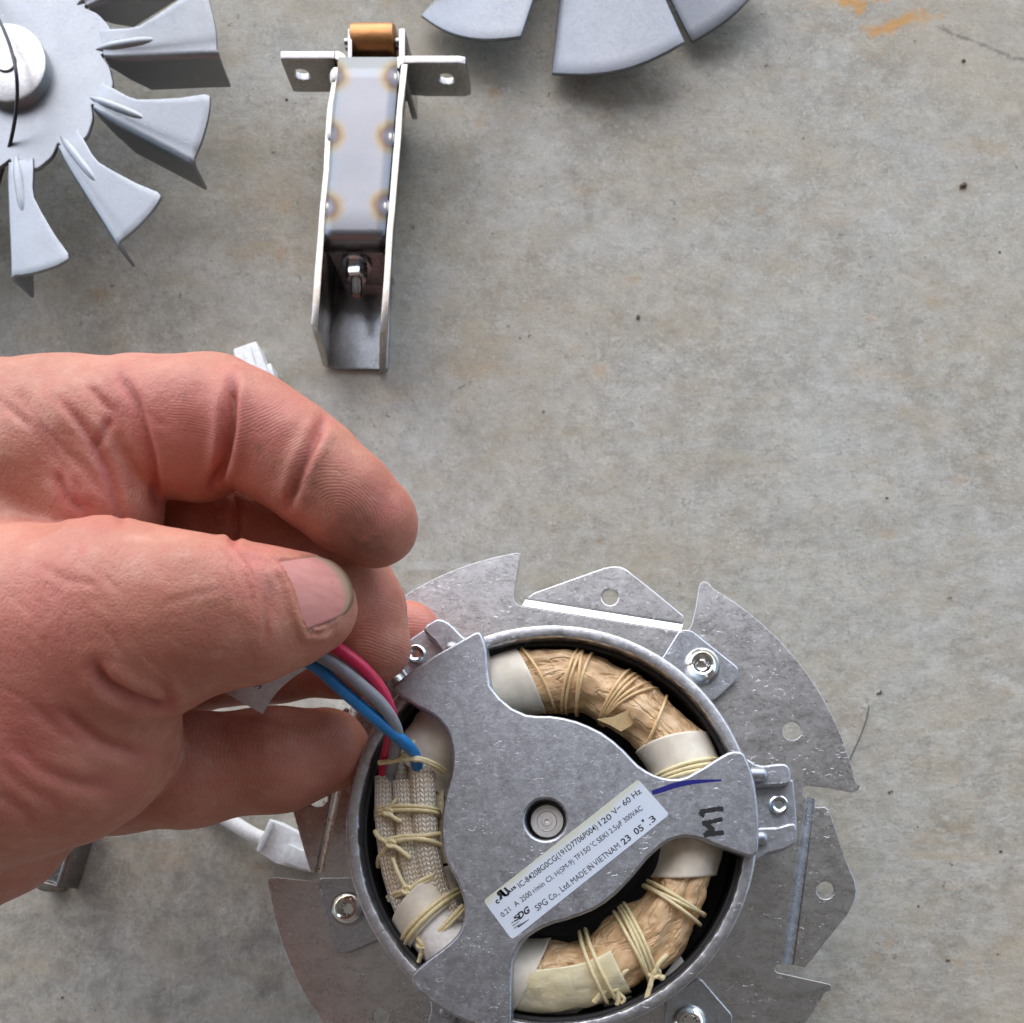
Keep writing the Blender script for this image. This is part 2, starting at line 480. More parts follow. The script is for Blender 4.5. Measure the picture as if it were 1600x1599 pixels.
def m_label():
    k = N('silver_rating_label')
    a = k.noise(120, 4)
    p, q = W(755, 1408, 70.1) * .001, W(997, 1218, 70.1) * .001
    c = k.mix(k.rng(a, .35, .7), (.60, .67, .76), (.66, .71, .77))
    # yellowed glue along the upper long edge
    d = (q - p).normalized(); nrm = Vector((d.y, -d.x, 0))
    dt = k.n('VectorMath', operation='DOT_PRODUCT'); 
    sub = k.n('VectorMath', operation='SUBTRACT'); k.l(k.co.outputs['Object'], sub.inputs[0]); sub.inputs[1].default_value = p
    k.l(sub.outputs[0], dt.inputs[0]); dt.inputs[1].default_value = nrm
    e = k.math('ADD', k.math('MULTIPLY', dt.outputs['Value'], 1000), k.rng(k.noise(90, 3), .3, .7, -.8, .8))
    c = k.mix(k.math('MULTIPLY', k.rng(e, 1.7, .3), .8), c, (.60, .59, .42))
    return k.fin(c, .42, .0, k.bump(a, .00002))
M['label'] = m_label()

def m_film():
    k = N('tan_slot_film')
    v = k.co.outputs['UV']
    mp = k.n('Mapping'); k.l(v, mp.inputs[0]); mp.inputs['Scale'].default_value = (9, .07, 1)
    a = k.noise(3.2, 6, .65, mp.outputs[0], .4)
    b = k.noise(900, 5, .75, k.mapping(.6, (.6, 1, 1)))
    mp2 = k.n('Mapping'); k.l(v, mp2.inputs[0]); mp2.inputs['Scale'].default_value = (5.5, .05, 1); mp2.inputs['Rotation'].default_value = (0, 0, .01)
    wr = k.noise(2.2, 3, .55, mp2.outputs[0], .35)
    fold = k.math('ABSOLUTE', k.math('SUBTRACT', wr, .5))
    c = k.mix(k.rng(a, .3, .7), (.70, .43, .205), (.84, .60, .345))
    c = k.mix(k.math('MULTIPLY', k.rng(b, .5, .68), .3), c, (.56, .32, .155))
    c = k.mix(k.math('MULTIPLY', k.rng(b, .48, .33), .3), c, (.90, .74, .52))
    nb = k.bump(b, .00007, .7)
    nb = k.bump(k.rng(fold, 0, .06), .0006, .6, nb)
    nb = k.bump(a, .0004, .4, nb)
    return k.fin(c, .42, 0., nb, Subsurface_Weight=.1, Subsurface_Radius=(.002, .001, .0005))
M['film'] = m_film()

def m_braid():
    k = N('braided_glass_sleeving')
    sep = k.n('SeparateXYZ'); k.l(k.co.outputs['UV'], sep.inputs[0])
    u = k.math('MULTIPLY', sep.outputs[0], 9.0)            # columns round the tube
    v = k.math('MULTIPLY', sep.outputs[1], 1.0)             # stitches per mm
    tri = k.math('ABSOLUTE', k.math('SUBTRACT', k.math('FRACT', u), .5))
    ph = k.math('ADD', v, k.math('MULTIPLY', tri, 1.3))
    st = k.math('ABSOLUTE', k.math('SUBTRACT', k.math('FRACT', ph), .5))       # 0 in stitch middle
    colm = k.math('ABSOLUTE', k.math('SUBTRACT', k.math('FRACT', k.math('MULTIPLY', u, 2)), .5))
    hgt = k.math('SUBTRACT', 1, k.math('POWER', k.math('MULTIPLY', k.math('MAXIMUM', st, k.math('MULTIPLY', colm, .95)), 2), 2.2))
    a = k.noise(150, 4)
    c = k.mix(k.rng(hgt, .05, .7), (.70, .57, .38), (.96, .91, .79))
    c = k.mix(k.math('MULTIPLY', k.rng(a, .5, .68), .5), c, (.74, .50, .24))
    return k.fin(c, .45, 0., k.bump(hgt, .00036, .9))
M['braid'] = m_braid()

def m_tape():
    k = N('yellowed_film_tape')
    a = k.noise(140, 4, .6, None, 1.5)
    c = k.mix(k.rng(a, .35, .7), (.74, .63, .37), (.84, .75, .50))
    return k.fin(c, .2, 0., k.bump(a, .0009, .5), Coat_Weight=.3)
M['tape'] = m_tape()

# heat tint round the weld spots on the bracket's cover plate
WELDS = [(520, 122), (514, 213), (511, 326), (621, 124), (613, 217), (605, 325)]
def m_tint():
    k = N('heat_tinted_steel')
    c = k.mix(k.rng(k.noise(60, 4), .3, .7), (.205, .208, .222), (.24, .243, .255))
    dmin = None
    for (px, py) in WELDS:
        p = W(px, py, 19) * .001
        sub = k.n('VectorMath', operation='DISTANCE'); k.l(k.co.outputs['Object'], sub.inputs[0]); sub.inputs[1].default_value = p
        d = sub.outputs['Value']
        dmin = d if dmin is None else k.math('MINIMUM', dmin, d)
    dm = k.math('ADD', k.math('MULTIPLY', dmin, 1000), k.rng(k.noise(200, 3), .3, .7, -.35, .35))
    r = k.ramp(k.rng(dm, 1.2, 6.0), [(0, (.18, .17, .175)), (.15, (.13, .115, .13)), (.32, (.15, .105, .075)), (.5, (.22, .175, .12)), (.7, (.235, .215, .19)), (1, (.22, .222, .235))])
    f = k.rng(dm, 4.2, 6.0)
    c = k.mix(f, r, c)
    return k.fin(c, .42, 1.0, k.bump(k.noise(900, 3), .00002))
M['tint'] = m_tint()

def m_tint_edge():
    k = N('heat_tinted_edge')
    a = k.noise(230, 3, .5, None, 1.0)
    c = k.ramp(a, [(.3, (.42, .40, .37)), (.45, (.40, .34, .27)), (.55, (.44, .42, .39)), (.68, (.36, .32, .33)), (.8, (.44, .43, .42))])
    return k.fin(c, .2, 1.0)
M['tint_edge'] = m_tint_edge()

def m_skin():
    k = N('skin')
    at = lambda n: (lambda q: q.outputs['Fac'])(k.n('Attribute', attribute_name=n))
    dirt, red, ridge, phase = at('dirt'), at('red'), at('ridge'), at('phase')
    a = k.noise(55, 6, .66, None, .6); b = k.noise(260, 5, .65)
    c = k.mix(k.rng(a, .36, .64), (.455, .165, .105), (.57, .24, .16))
    c = k.mix(k.math('MULTIPLY', k.rng(b, .5, .68), .5), c, (.52, .15, .11))
    c = k.mix(k.math('MULTIPLY', k.rng(b, .46, .3), .38), c, (.64, .335, .24))
    c = k.mix(k.math('MULTIPLY', red, .75), c, (.55, .14, .115))
    ridge = k.math('MULTIPLY', ridge, k.rng(k.noise(150, 4, .65), .36, .62, .12, 1.))
    dn = k.math('MULTIPLY', dirt, k.rng(k.noise(420, 5, .7), .32, .62, .25, 1))
    c = k.mix(dn, c, (.20, .10, .065))
    # friction ridges where the palm side shows
    s = k.math('SINE', k.math('MULTIPLY', k.math('ADD', phase, k.rng(k.noise(110, 2), .2, .8, -.7, .7)), 2 * math.pi / .56))
    c = k.mix(k.math('MULTIPLY', k.math('MULTIPLY', k.rng(s, .1, -.9), ridge), .11), c, (.34, .13, .10))
    # fine criss-cross skin cells elsewhere
    wv = k.n('VectorMath', operation='ADD'); nz_ = k.noise(700, 3, .6, None, 0, 1)
    sc_ = k.n('VectorMath', operation='SCALE'); k.l(nz_, sc_.inputs[0]); sc_.inputs['Scale'].default_value = .0008
    k.l(k.co.outputs['Object'], wv.inputs[0]); k.l(sc_.outputs[0], wv.inputs[1])
    mpv = k.n('Mapping'); k.l(wv.outputs[0], mpv.inputs[0]); mpv.inputs['Rotation'].default_value = (0, 0, .7); mpv.inputs['Scale'].default_value = (1, .6, 1)
    v1 = k.vor(1500, wv.outputs[0], 'DISTANCE_TO_EDGE'); v2 = k.vor(900, mpv.outputs[0], 'DISTANCE_TO_EDGE')
    cells = k.math('ADD', k.math('MULTIPLY', k.rng(v1, 0, .25), .45), k.math('MULTIPLY', k.rng(v2, 0, .2), .5))
    nr = k.math('SUBTRACT', 1, ridge)
    hgt = k.math('ADD', k.math('MULTIPLY', k.math('MULTIPLY', s, .34), ridge), k.math('MULTIPLY', cells, nr))
    pore = k.vor(1300); pr = k.rng(pore, .0, .3)
    c = k.mix(k.math('MULTIPLY', k.math('SUBTRACT', 1, pr), k.math('MULTIPLY', nr, .22)), c, (.38, .12, .09))
    nb = k.bump(hgt, .00007, .85)
    nb = k.bump(pr, .00005, .5, nb)
    nb = k.bump(k.noise(520, 5, .65), .00024, .5, nb)
    nb = k.bump(k.noise(170, 3, .5), .0007, .3, nb)
    m = k.fin(c, k.rng(b, .3, .7, .44, .58), 0., nb, Subsurface_Weight=.12, Subsurface_Scale=.0025, Specular_IOR_Level=.42)
    k.b.inputs['Subsurface Radius'].default_value = (1.0, .35, .2)
    return m
M['skin'] = m_skin()

def m_nail():
    k = N('fingernail')
    at = k.n('Attribute', attribute_name='edge').outputs['Fac']
    s = k.noise(300, 3, .5, k.mapping(.05, (.12, 2.2, 1)))
    c = k.mix(k.rng(s, .3, .7), (.52, .20, .17), (.60, .265, .225))
    c = k.mix(k.rng(at, .80, .88), c, (.36, .24, .16))
    c = k.mix(k.math('MULTIPLY', k.rng(at, .90, 1.0), .9), c, (.13, .075, .045))
    return k.fin(c, .5, 0., k.bump(s, .0001, .5), Specular_IOR_Level=.3, Subsurface_Weight=.1, Subsurface_Scale=.001)
M['nail'] = m_nail()

# ------------------------------------------------------------------ ground
g = MB()
g.add([(-20000, -20000, 0), (20000, -20000, 0), (20000, 20000, 0), (-20000, 20000, 0)], [(0, 1, 2, 3)])
go = g.build('ground', M['concrete'])
prop(go, 'grey brushed concrete floor with rusty stains under all the parts', 'floor', kind='structure')

# unseen, added to shade the light: an overhead slab whose open edge lies towards the top of the photo, and the wall behind
def slab(name, lo_, hi_, mat):
    mb = MB(); (x0, y0, z0), (x1, y1, z1) = lo_, hi_
    mb.prism([Vector((x0, y0, z1)), Vector((x1, y0, z1)), Vector((x1, y1, z1)), Vector((x0, y1, z1))], z0)
    return mb.build(name, mat, None, bevel=4)
M['shade_top'] = plain('shade_slab_grey', (.42, .41, .40), .8, scale=4)
M['wall'] = plain('shade_wall_brown', (.115, .092, .082), .85, scale=4)  # dark brown for the added wall that shades the near side
prop(slab('shade_slab', (-3500, -1300, 2250), (3500, 1150, 2400), M['shade_top']), 'unseen slab added overhead to shade the light', 'shade_slab', kind='structure')
prop(slab('wall', (-3500, -1150, 4), (3500, -1000, 2246), M['wall']), 'unseen wall added behind to shade the light', 'wall', kind='structure')

# ------------------------------------------------------------------ motor
motor = empty('motor', (-15.5, 17.4, 0), 'open frame fan motor with three armed cast cover and printed label, held by the hand', 'motor')
CX, CY = -15.5, 17.4            # motor axis, mm
def mpol(a, r):                 # motor polar: image degrees clockwise from +x
    return Vector((CX + r * math.cos(math.radians(a)), CY - r * math.sin(math.radians(a)), 0))

ZP = 40.0
bc = (882, 1324); BR = 466
plate = [(560, 1100), (530, 1075), (505, 1055)]
plate += arc(*bc, BR, -140.5, -99.2, 30)
plate += [(814, 865), (811, 878), (803, 928), (803, 938), (808, 944), (815, 948), (1064, 988), (1071, 987), (1077, 983), (1081, 976), (1087, 950), (1092, 918), (1095, 911), (1100, 908.5), (1107, 910.5)]
plate += arc(*bc, BR, -60.2, -12.6, 34)
plate += [(1344, 1228), (1341, 1235), (1333, 1238), (1297, 1231), (1262, 1227), (1256, 1230), (1254, 1236), (1257, 1244), (1261, 1247), (1219, 1506), (1213, 1508), (1210, 1512), (1211, 1517), (1215, 1520), (1296, 1538), (1299, 1541), (1299, 1547)]
plate += arc(*bc, BR, 29.2, 171, 80)
plate += [(417, 1378), (421, 1372.5), (429, 1371), (497, 1378), (503, 1374), (505, 1366)]
flat('base_plate', plate, ZP, 1.2, M['sheet'], motor, holes=[(1238, 1142, 15), (594, 1588, 12.5), (636, 957, 18)], bevel=.1)

def ear(poly, hole, inner, outer, ze):
    """joggled ear: flat tongue at ze and a sloped strip up to the plate"""
    flat('mounting_ear', poly, ze, 1.2, M['sheet'], motor, holes=[hole], bevel=.3)
    mb = MB()
    a, b = W(*inner[0], ZP - .05), W(*inner[1], ZP - .05); c, d = W(*outer[1], ze - .05), W(*outer[0], ze - .05)
    n1 = 5; top = []
    for i in range(n1 + 1):
        t = i / n1; s = .45 * t + .55 * t * t * (3 - 2 * t)
        for p, q in ((a, d), (b, c)):
            top.append(Vector((p.x + (q.x - p.x) * t, p.y + (q.y - p.y) * t, p.z + (q.z - p.z) * s)))
    k = len(top); bot = [p - Vector((0, 0, 1.1)) for p in top]
    fs = []
    for i in range(n1):
        fs += [(2 * i, 2 * i + 1, 2 * i + 3, 2 * i + 2), (k + 2 * i + 2, k + 2 * i + 3, k + 2 * i + 1, k + 2 * i),
               (2 * i, 2 * i + 2, k + 2 * i + 2, k + 2 * i), (2 * i + 3, 2 * i + 1, k + 2 * i + 1, k + 2 * i + 3)]
    mb.add(top + bot, fs)
    mb.build('ear_bend', M['sheet'], motor, angle=60)
ear([(820, 936), (834, 926)] + [(944, 887), (957, 884.5), (969, 885), (978, 889), (990, 898), (1019, 921), (1066, 960), (1069, 964), (1066, 974)], (953, 933, 12.5), [(816, 947), (1064, 987)], [(821, 937), (1067, 976)], 39.2)
ear([(1273, 1248), (1276, 1261), (1288, 1260), (1294, 1264), (1299, 1273), (1320, 1337), (1336, 1376), (1339, 1392), (1337, 1406), (1325, 1429), (1291, 1471), (1260, 1510), (1256, 1512), (1239, 1508)], (1290, 1391, 13.5), [(1261, 1246), (1219, 1506)], [(1273, 1248), (1238, 1508)], 39.2)
ear([(493, 1364), (484, 1363), (452, 1250), (440, 1215), (444, 1195), (470, 1165), (540, 1105), (545, 1108)], (497, 1246, 14), [(505, 1364), (560, 1102)], [(495, 1364), (548, 1106)], 39.2)

# mounting tabs with plated screws
def pan_screw(name, px, py, z, r_px, mat, hexs=False):
    c = W(px, py, z); r = r_px * (H - z - 2) / F
    mb = MB()
    if not hexs:
        mb.lathe([(0, -.2), (r * .30, -.2), (r * .42, .3), (r * .50, r * .62), (r * .60, r * .66), (r * .82, r * .50), (r * .97, r * .22), (r, .0), (r, -.3)], c + Vector((0, 0, .3)), 36)
    else:
        mb.lathe([(0, .9), (r * .40, .9), (r * .48, 1.7), (r * .70, 1.9), (r * .76, 1.6), (r * .78, .7), (r * .97, .55), (r, .3), (r, -.2)], c, 6 if False else 30)
    o = mb.build(name, mat, motor, angle=45)
    # recess detail
    q = MB()
    if not hexs:
        for a in (20, 140, 260):
            d = Vector((math.cos(math.radians(a)), math.sin(math.radians(a)), 0))
            q.blob(c + d * r * .36 + Vector((0, 0, .35)), (r * .13, r * .13, .5), 6)
        q.build('drive_recess', M['chrome'], o)
    return o

flat('mounting_tab', fillet([(1030, 1035), (1062, 984), (1080, 984), (1155, 1044), (1152, 1063), (1118, 1094), (1060, 1100)], 7), 42.2, 2.0, M['sheet_clean'], motor, bevel=.3)
flat('mounting_tab', fillet([(610, 1370), (497, 1372), (501, 1395), (522, 1482), (530, 1490), (545, 1489), (586, 1471), (640, 1440)], 7), 42.2, 2.0, M['sheet_clean'], motor, bevel=.3)
flat('mounting_tab', fillet([(1040, 1560), (1094, 1528), (1146, 1588), (1140, 1610), (1090, 1640), (1040, 1620)], 7), 42.2, 2.0, M['sheet_clean'], motor, bevel=.3)
pan_screw('tab_screw', 1096, 1042, 42.2, 29, M['chrome'])
pan_screw('tab_screw', 545, 1420, 42.2, 27, M['chrome'])
pan_screw('tab_screw', 1077, 1597, 42.2, 28, M['chrome'])

# housing ring (its rim is ragged on the inner edge), stator core with a near-black liner painting the shade inside
mb = MB()
R1, R0 = 42.4, 39.7
mb.lathe([(R1 - .2, 41), (R1 - .2, 44), (R1, 64.9), (R1 - .1, 65.5), (R1 - .4, 65.9), (R1 - .7, 66.0), (R0 + .45, 66.0), (R0 + .2, 65.9), (R0 + .02, 65.5), (R0, 65.0), (R0, 62.0), (R0 + .25, 41), (R1 - .2, 41)], (CX, CY, 0), 360)
vv = []
for x, y, z in mb.v:
    if z > 64.5:
        a = math.atan2(y - CY, x - CX); r = math.hypot(x - CX, y - CY)
        if r < R0 + .3:
            j = .05 * math.sin(a * 23 + 1) * math.sin(a * 7) + .07 * rng.standard_normal()
            x += math.cos(a) * j; y += math.sin(a) * j
    vv.append((x, y, z))
mb.v = vv
mb.build('housing_ring', M['cast_ring'], motor)
mb = MB()
mb.lathe([(0, 47), (20, 47), (22, 50), (24.5, 50), (24.5, 48), (38.8, 48), (38.9, 62.4), (39.6, 62.4), (39.6, 45), (0, 45)], (CX, CY, 0), 120)
mb.build('stator_core', M['core'], motor)
mb = MB()                       # rear bearing housing, on which the motor stands
mb.lathe([(0, .3), (11, .3), (12, 1.2), (13, 16), (24, 20), (26, 38.7), (0, 38.7)], (CX, CY, 0), 64)
mb.build('bearing_housing', M['cast_ring'], motor)
mb = MB()                       # slivers of enamelled copper that show under the paper
for j in range(7):
    p = [mpol(a, 23.6 - .0 * j) + Vector((0, 0, 53 + .7 * j + .3 * math.sin(a))) for a in np.linspace(-100, -84, 8)]
    sweep(mb, p, .3, 6)
mb.build('copper_winding', M['copper_wire'], motor)

# --- end winding: continuous ring wrapped in film, paper, tape and braid
PROF = [(-180, 30.5, 7.2), (-150, 31.2, 6.9), (-120, 32.6, 6.8), (-104, 33.0, 6.7), (-90, 33.0, 6.5), (-75, 32.3, 6.2), (-60, 31.5, 5.9), (-45, 31.2, 6.1), (-33, 31.4, 6.7), (-15, 30.8, 6.6), (5, 29.6, 5.9), (20, 29.2, 5.7), (32, 29.3, 6.7), (45, 29.3, 7.6), (60, 29.3, 7.5), (75, 29.8, 7.1), (90, 30.2, 7.1), (105, 31.2, 7.0), (135, 32.0, 6.6), (160, 31.0, 7.0), (180, 30.5, 7.2)]
def prof(a):
    a = (a + 180) % 360 - 180
    for p, q in zip(PROF, PROF[1:]):
        if p[0] <= a <= q[0]:
            t = (a - p[0]) / (q[0] - p[0]); return p[1] + (q[1] - p[1]) * t, p[2] + (q[2] - p[2]) * t
ZC = 58.0
def tor(a, phi, extra=0., rv=7.2, zc=None):
    """phi: 0 outward, 90 up"""
    m, h = prof(a)
    f = math.radians(phi)
    p = mpol(a, m + (h + extra) * math.cos(f))
    p.z = (ZC if zc is None else zc) + (rv + extra) * math.sin(f)
    return p
def noise3(p, s):
    from mathutils import noise as mn
    return mn.noise(Vector(p) * s)
def winding(name, a0, a1, mat, extra=0., skew0=0., skew1=0., lump=0., phi=(0, 360), step=1.0, res=40, fold=0., parent=None, thick=0):
    mb = MB(); uvs = []
    n = max(4, int(abs(a1 - a0) / step)); closed = phi[1] - phi[0] >= 360
    P = [phi[0] + (phi[1] - phi[0]) * i / res for i in range(res if closed else res + 1)]
    k = len(P); vs = []
    for i in range(n + 1):
        t = i / n
        for j, f in enumerate(P):
            a = a0 + (a1 - a0) * t + math.cos(math.radians(f)) * (skew0 * (1 - t) + skew1 * t)
            e = extra
            p = tor(a, f, e)
            if lump:
                e += lump * (noise3(p, .16) + .5 * noise3(p, .42))
            if fold:
                q = math.sin(math.radians(f) * 5 + a * .06 + 1.5 * noise3((a * .05, f * .02, 0), 1.))
                e -= fold * max(0, q - .55) * 2
            p = tor(a, f, e)
            vs.append(p); uvs.append((f / 360., a * .55))
    fs = []
    for i in range(n):
        for j in range(k if closed else k - 1):
            j2 = (j + 1) % k
            fs.append((i * k + j, i * k + j2, (i + 1) * k + j2, (i + 1) * k + j))
    mb.add(vs, fs)
    o = mb.build(name, mat, motor if parent is None else parent, angle=60, uvs=uvs)
    if thick:
        s = o.modifiers.new('thickness', 'SOLIDIFY'); s.thickness = thick * .001; s.offset = 1
    return o

coil = winding('coil_winding', -200, 160, M['card'], -1.7, lump=.25, step=2)
winding('film_wrap', -104, -28, M['film'], .0, lump=.9, fold=.8, res=72, parent=coil)
winding('film_wrap', 12, 104, M['film'], .0, lump=1.2, fold=.9, res=72, parent=coil)
winding('paper_wrap', -124, -98, M['paper'], .35, 0, -4, lump=.25, parent=coil, thick=.25)
winding('paper_wrap', -39, -21, M['paper'], .45, 6, 0, lump=.15, parent=coil, thick=.25)
winding('paper_wrap', -8, 19.5, M['paper'], .45, 0, -5, lump=.2, parent=coil, thick=.25)
winding('paper_wrap', 97.5, 122, M['paper'], .7, 5.5, 0, lump=.2, parent=coil, thick=.25)
winding('paper_wrap', 143, 157, M['paper'], .75, -2, -6, lump=.15, parent=coil, thick=.25)
winding('paper_wrap', 118, 146, M['card'], .2, lump=.3, parent=coil)
winding('paper_wrap', -157, -118, M['paper'], .1, 5, 0, lump=.5, parent=coil)
winding('tape_strip', 64, 99, M['tape'], .65, 0, 4, lump=.5, phi=(-10, 104), parent=coil, thick=.12)

def tie(a, skew, n=2, gap=.95, extra=.55, r=.42, phi=(0, 360), jit=.3, parent=None):
    mb = MB()
    for j in range(n):
        off = (j - (n - 1) / 2) * gap
        pts = []
        s2 = skew + random.uniform(-jit, jit)
        for f in np.linspace(phi[0], phi[1], 40, endpoint=phi[1] - phi[0] < 360):
            m, h = prof(a)
            da = math.degrees(off / m)
            pts.append(tor(a + da + s2 * math.cos(math.radians(f)), f, extra + random.uniform(-.05, .05)))
        sweep(mb, pts, r, 8, closed=phi[1] - phi[0] >= 360)
    return mb.build('lacing_cord', M['twine'], parent or coil, angle=60)
def cord(pts, r=.46, z=None, parent=None, name='lacing_cord'):
    mb = MB(); P = cat_rom([W(*p) for p in pts], 7)
    sweep(mb, P, [r * (.9 + .2 * random.random()) for _ in P], 8)
    return mb.build(name, M['twine'], parent or coil, angle=60)
M['film_cord'] = plain('tan_film_cord', (.80, .56, .28), .4, bump=.02, scale=1500)
for args in ((-83.5, 2.6, 2, .9), (-79.5, .6, 2, .8), (-65, 2.6, 3, .8), (-61, 5.4, 2, .9), (-95, -5, 1, .8), (-46, -4, 1, .8)):
    o = tie(*args, extra=.45, r=.33, jit=1.5); o.data.materials[0] = M['film_cord']
tie(-24.5, 2.6, 3, .95, .9)
tie(29.5, -.3, 3, .8, .7, jit=1.6); tie(52.5, 3.4, 4, .85, .75, jit=1.6); tie(72.5, -1.5, 2, 1.7, 1.1, .42, jit=.8)
tie(146.0, -2.5, 2, 1.0, 1.3, .5)
def knot(px, py, z, r=.9, parent=None):
    mb = MB(); c = W(px, py, z)
    for i in range(3):
        t = [c + Vector((r * math.cos(a + i), r * .8 * math.sin(a * 1.0 + i), .45 * math.sin(2 * a + i))) for a in np.linspace(0, 2 * math.pi, 14, endpoint=False)]
        sweep(mb, t, .42, 7, closed=True)
    mb.blob(c, (r * .8, r * .8, .6), 6)
    return mb.build('cord_knot', M['twine'], parent or coil, angle=60)
# cord tails and knots traced round the winding
knot(959, 1541, 63, 1.1); cord([(959, 1541, 63.4), (940, 1552, 63.6), (928, 1566, 63.2)], .6); cord([(959, 1541, 63.4), (966, 1530, 64), (977, 1518, 64.3), (982, 1514, 64)], .5); cord([(960, 1543, 63), (966, 1560, 62), (964, 1570, 61.5)], .6); cord([(957, 1543, 63), (975, 1560, 62), (971, 1568, 61.6)], .4)
knot(1022, 1520, 63, 1.2); cord([(1022, 1520, 63.5), (1030, 1505, 64), (1043, 1492, 64)], .55); cord([(1020, 1522, 63.5), (1016, 1540, 63), (1009, 1563, 62)], .55); cord([(1024, 1522, 63), (1034, 1528, 62.5), (1036, 1526, 62)], .6)
knot(1081, 1422, 62, .8); cord([(1081, 1424, 62), (1082, 1440, 61), (1076, 1450, 60)], .4)
knot(1101, 1186, 63.5, .8); cord([(1101, 1186, 63.8), (1099, 1178, 63.6)], .5)
knot(659, 1476, 63.5, .9); cord([(659, 1476, 64), (650, 1462, 64.3), (638, 1446, 64)], .5); cord([(659, 1478, 64), (658, 1490, 63), (654, 1503, 62)], [.5, .55, .75][0])
cord([(661, 1474, 64), (690, 1450, 65), (724, 1414, 64.5)], .5); cord([(661, 1477, 63.9), (692, 1454, 64.9), (726, 1420, 64.3)], .5)
# card strips tucked beside the winding
flat('card_strip', [(1028, 1538), (1062, 1491), (1071, 1507), (1040, 1527)], 57.5, .4, M['card'], coil, bevel=.05)
flat('card_strip', [(940, 1567), (985, 1556), (990, 1562), (947, 1578)], 55, .4, M['card'], coil, bevel=.05)
flat('card_strip', fillet([(800, 1568), (925, 1565), (905, 1582), (880, 1589), (840, 1590), (812, 1583)], 8), 55.5, .5, M['card'], coil, bevel=.1)
# loose film leaf on the upper winding
mb = MB()
top = [(932, 1124), (958, 1120), (985, 1108), (1022, 1088), (1024, 1091), (1005, 1116), (985, 1135), (970, 1143), (955, 1134)]
tp = [W(x, y, 64.2 + 1.1 * math.sin(i)) for i, (x, y) in enumerate(top)]
mb.prism(tp, bottom=[p - Vector((0, 0, .25)) for p in tp]); mb.build('film_tail', M['film_cord'], coil, angle=60)

# --- braided sleeves and leads
def sleeve(pts, r, fl, parent=motor):
    o = tube('braided_sleeve', [W(*p) for p in pts], r, M['braid'], parent, n=8, res=20, flat=fl, uv=True)
    return o
sleeve([(602, 1214, 62.5), (602, 1235, 63), (602, 1270, 63.2), (606, 1320, 63.2), (615, 1370, 63), (634, 1425, 62.0), (655, 1460, 60)], 2.25, .62)
sleeve([(628, 1220, 64), (630, 1250, 64.2), (634, 1300, 64.2), (640, 1350, 64), (653, 1400, 63), (680, 1450, 61)], 2.05, .62)
sleeve([(627, 1191, 63.8), (627, 1230, 63.4), (629, 1260, 63.0)], 1.25, .5)
sleeve([(659, 1198, 64.3), (661, 1230, 64.5), (664, 1280, 64.5), (668, 1330, 64.2), (681, 1385, 63.2), (704, 1430, 61.5)], 2.6, .62)
strip = tube('film_strip', [W(*p) for p in [(683, 1212, 61.5), (685, 1250, 61.8), (684, 1300, 61.6), (690, 1350, 61)]], 1.1, M['tape'], motor, res=8, flat=.2)
def around(pts, n=2, gap=6, r=.45):
    mb = MB()
    for j in range(n):
        P = cat_rom([W(x, y + (j - (n - 1) / 2) * gap + random.uniform(-1, 1), z) for x, y, z in pts], 7)
        sweep(mb, P, r, 8)
    return mb.build('lacing_cord', M['twine'], motor, angle=60)
around([(587, 1272, 61.5), (590, 1266, 64), (604, 1264, 65), (630, 1263, 66.2), (662, 1263, 66.5), (682, 1268, 65.2), (687, 1274, 62)], 2, 6)
cord([(587, 1281, 61.5), (592, 1274, 64.3), (604, 1270, 65.2)], .45, parent=motor); knot(606, 1269, 65.6, .8, motor); cord([(606, 1270, 65.8), (617, 1279, 65.9), (628, 1284, 65.8)], .5, parent=motor)
cord([(606, 1268, 65.8), (612, 1258, 66.2), (620, 1247, 66.2)], .35, parent=motor)
cord([(586, 1299, 64), (592, 1309, 65.2), (606, 1318, 66), (622, 1326, 66.2), (641, 1341, 66)], .52, parent=motor)
cord([(604, 1312, 65.8), (630, 1307, 66.3), (660, 1306, 66.6), (688, 1303, 65)], .48, parent=motor)
cord([(604, 1318, 65.6), (632, 1312, 66.4), (662, 1312, 66.8), (689, 1320, 65)], .48, parent=motor)
cord([(591, 1355, 61.5), (592, 1340, 63.6), (606, 1322, 65.6)], .48, parent=motor)
knot(611, 1319, 66, .8, motor)
cord([(613, 1341, 65.8), (622, 1365, 65.8), (634, 1388, 65.4)], .48, parent=motor); knot(636, 1391, 65.4, .9, motor)
cord([(606, 1402, 62), (620, 1395, 64.4), (636, 1391, 65.4), (655, 1378, 65.6), (677, 1367, 65)], .48, parent=motor)
cord([(608, 1407, 61.6), (622, 1399, 64.2), (638, 1394, 65.2), (658, 1383, 65.4), (676, 1371, 64.8)], .48, parent=motor)
# tie where the leads leave
cord([(606, 1184, 64), (612, 1179, 66.5), (624, 1178, 68), (640, 1183, 68.6), (655, 1185, 68.4), (676, 1192, 67.2), (696, 1204, 64)], .45, parent=motor)
cord([(606, 1189, 63.6), (614, 1184, 66.3), (628, 1183, 68), (644, 1187, 68.6), (660, 1189, 68.2), (678, 1197, 66.8), (694, 1208, 64)], .45, parent=motor)
cord([(592, 1192, 67), (608, 1190, 67.6), (624, 1187, 68.2), (634, 1184, 68.6)], .55, parent=motor)
cord([(634, 1184, 68.6), (640, 1172, 69.2), (647, 1156, 69.5)], .42, parent=motor); knot(634, 1183, 68.4, .8, motor)

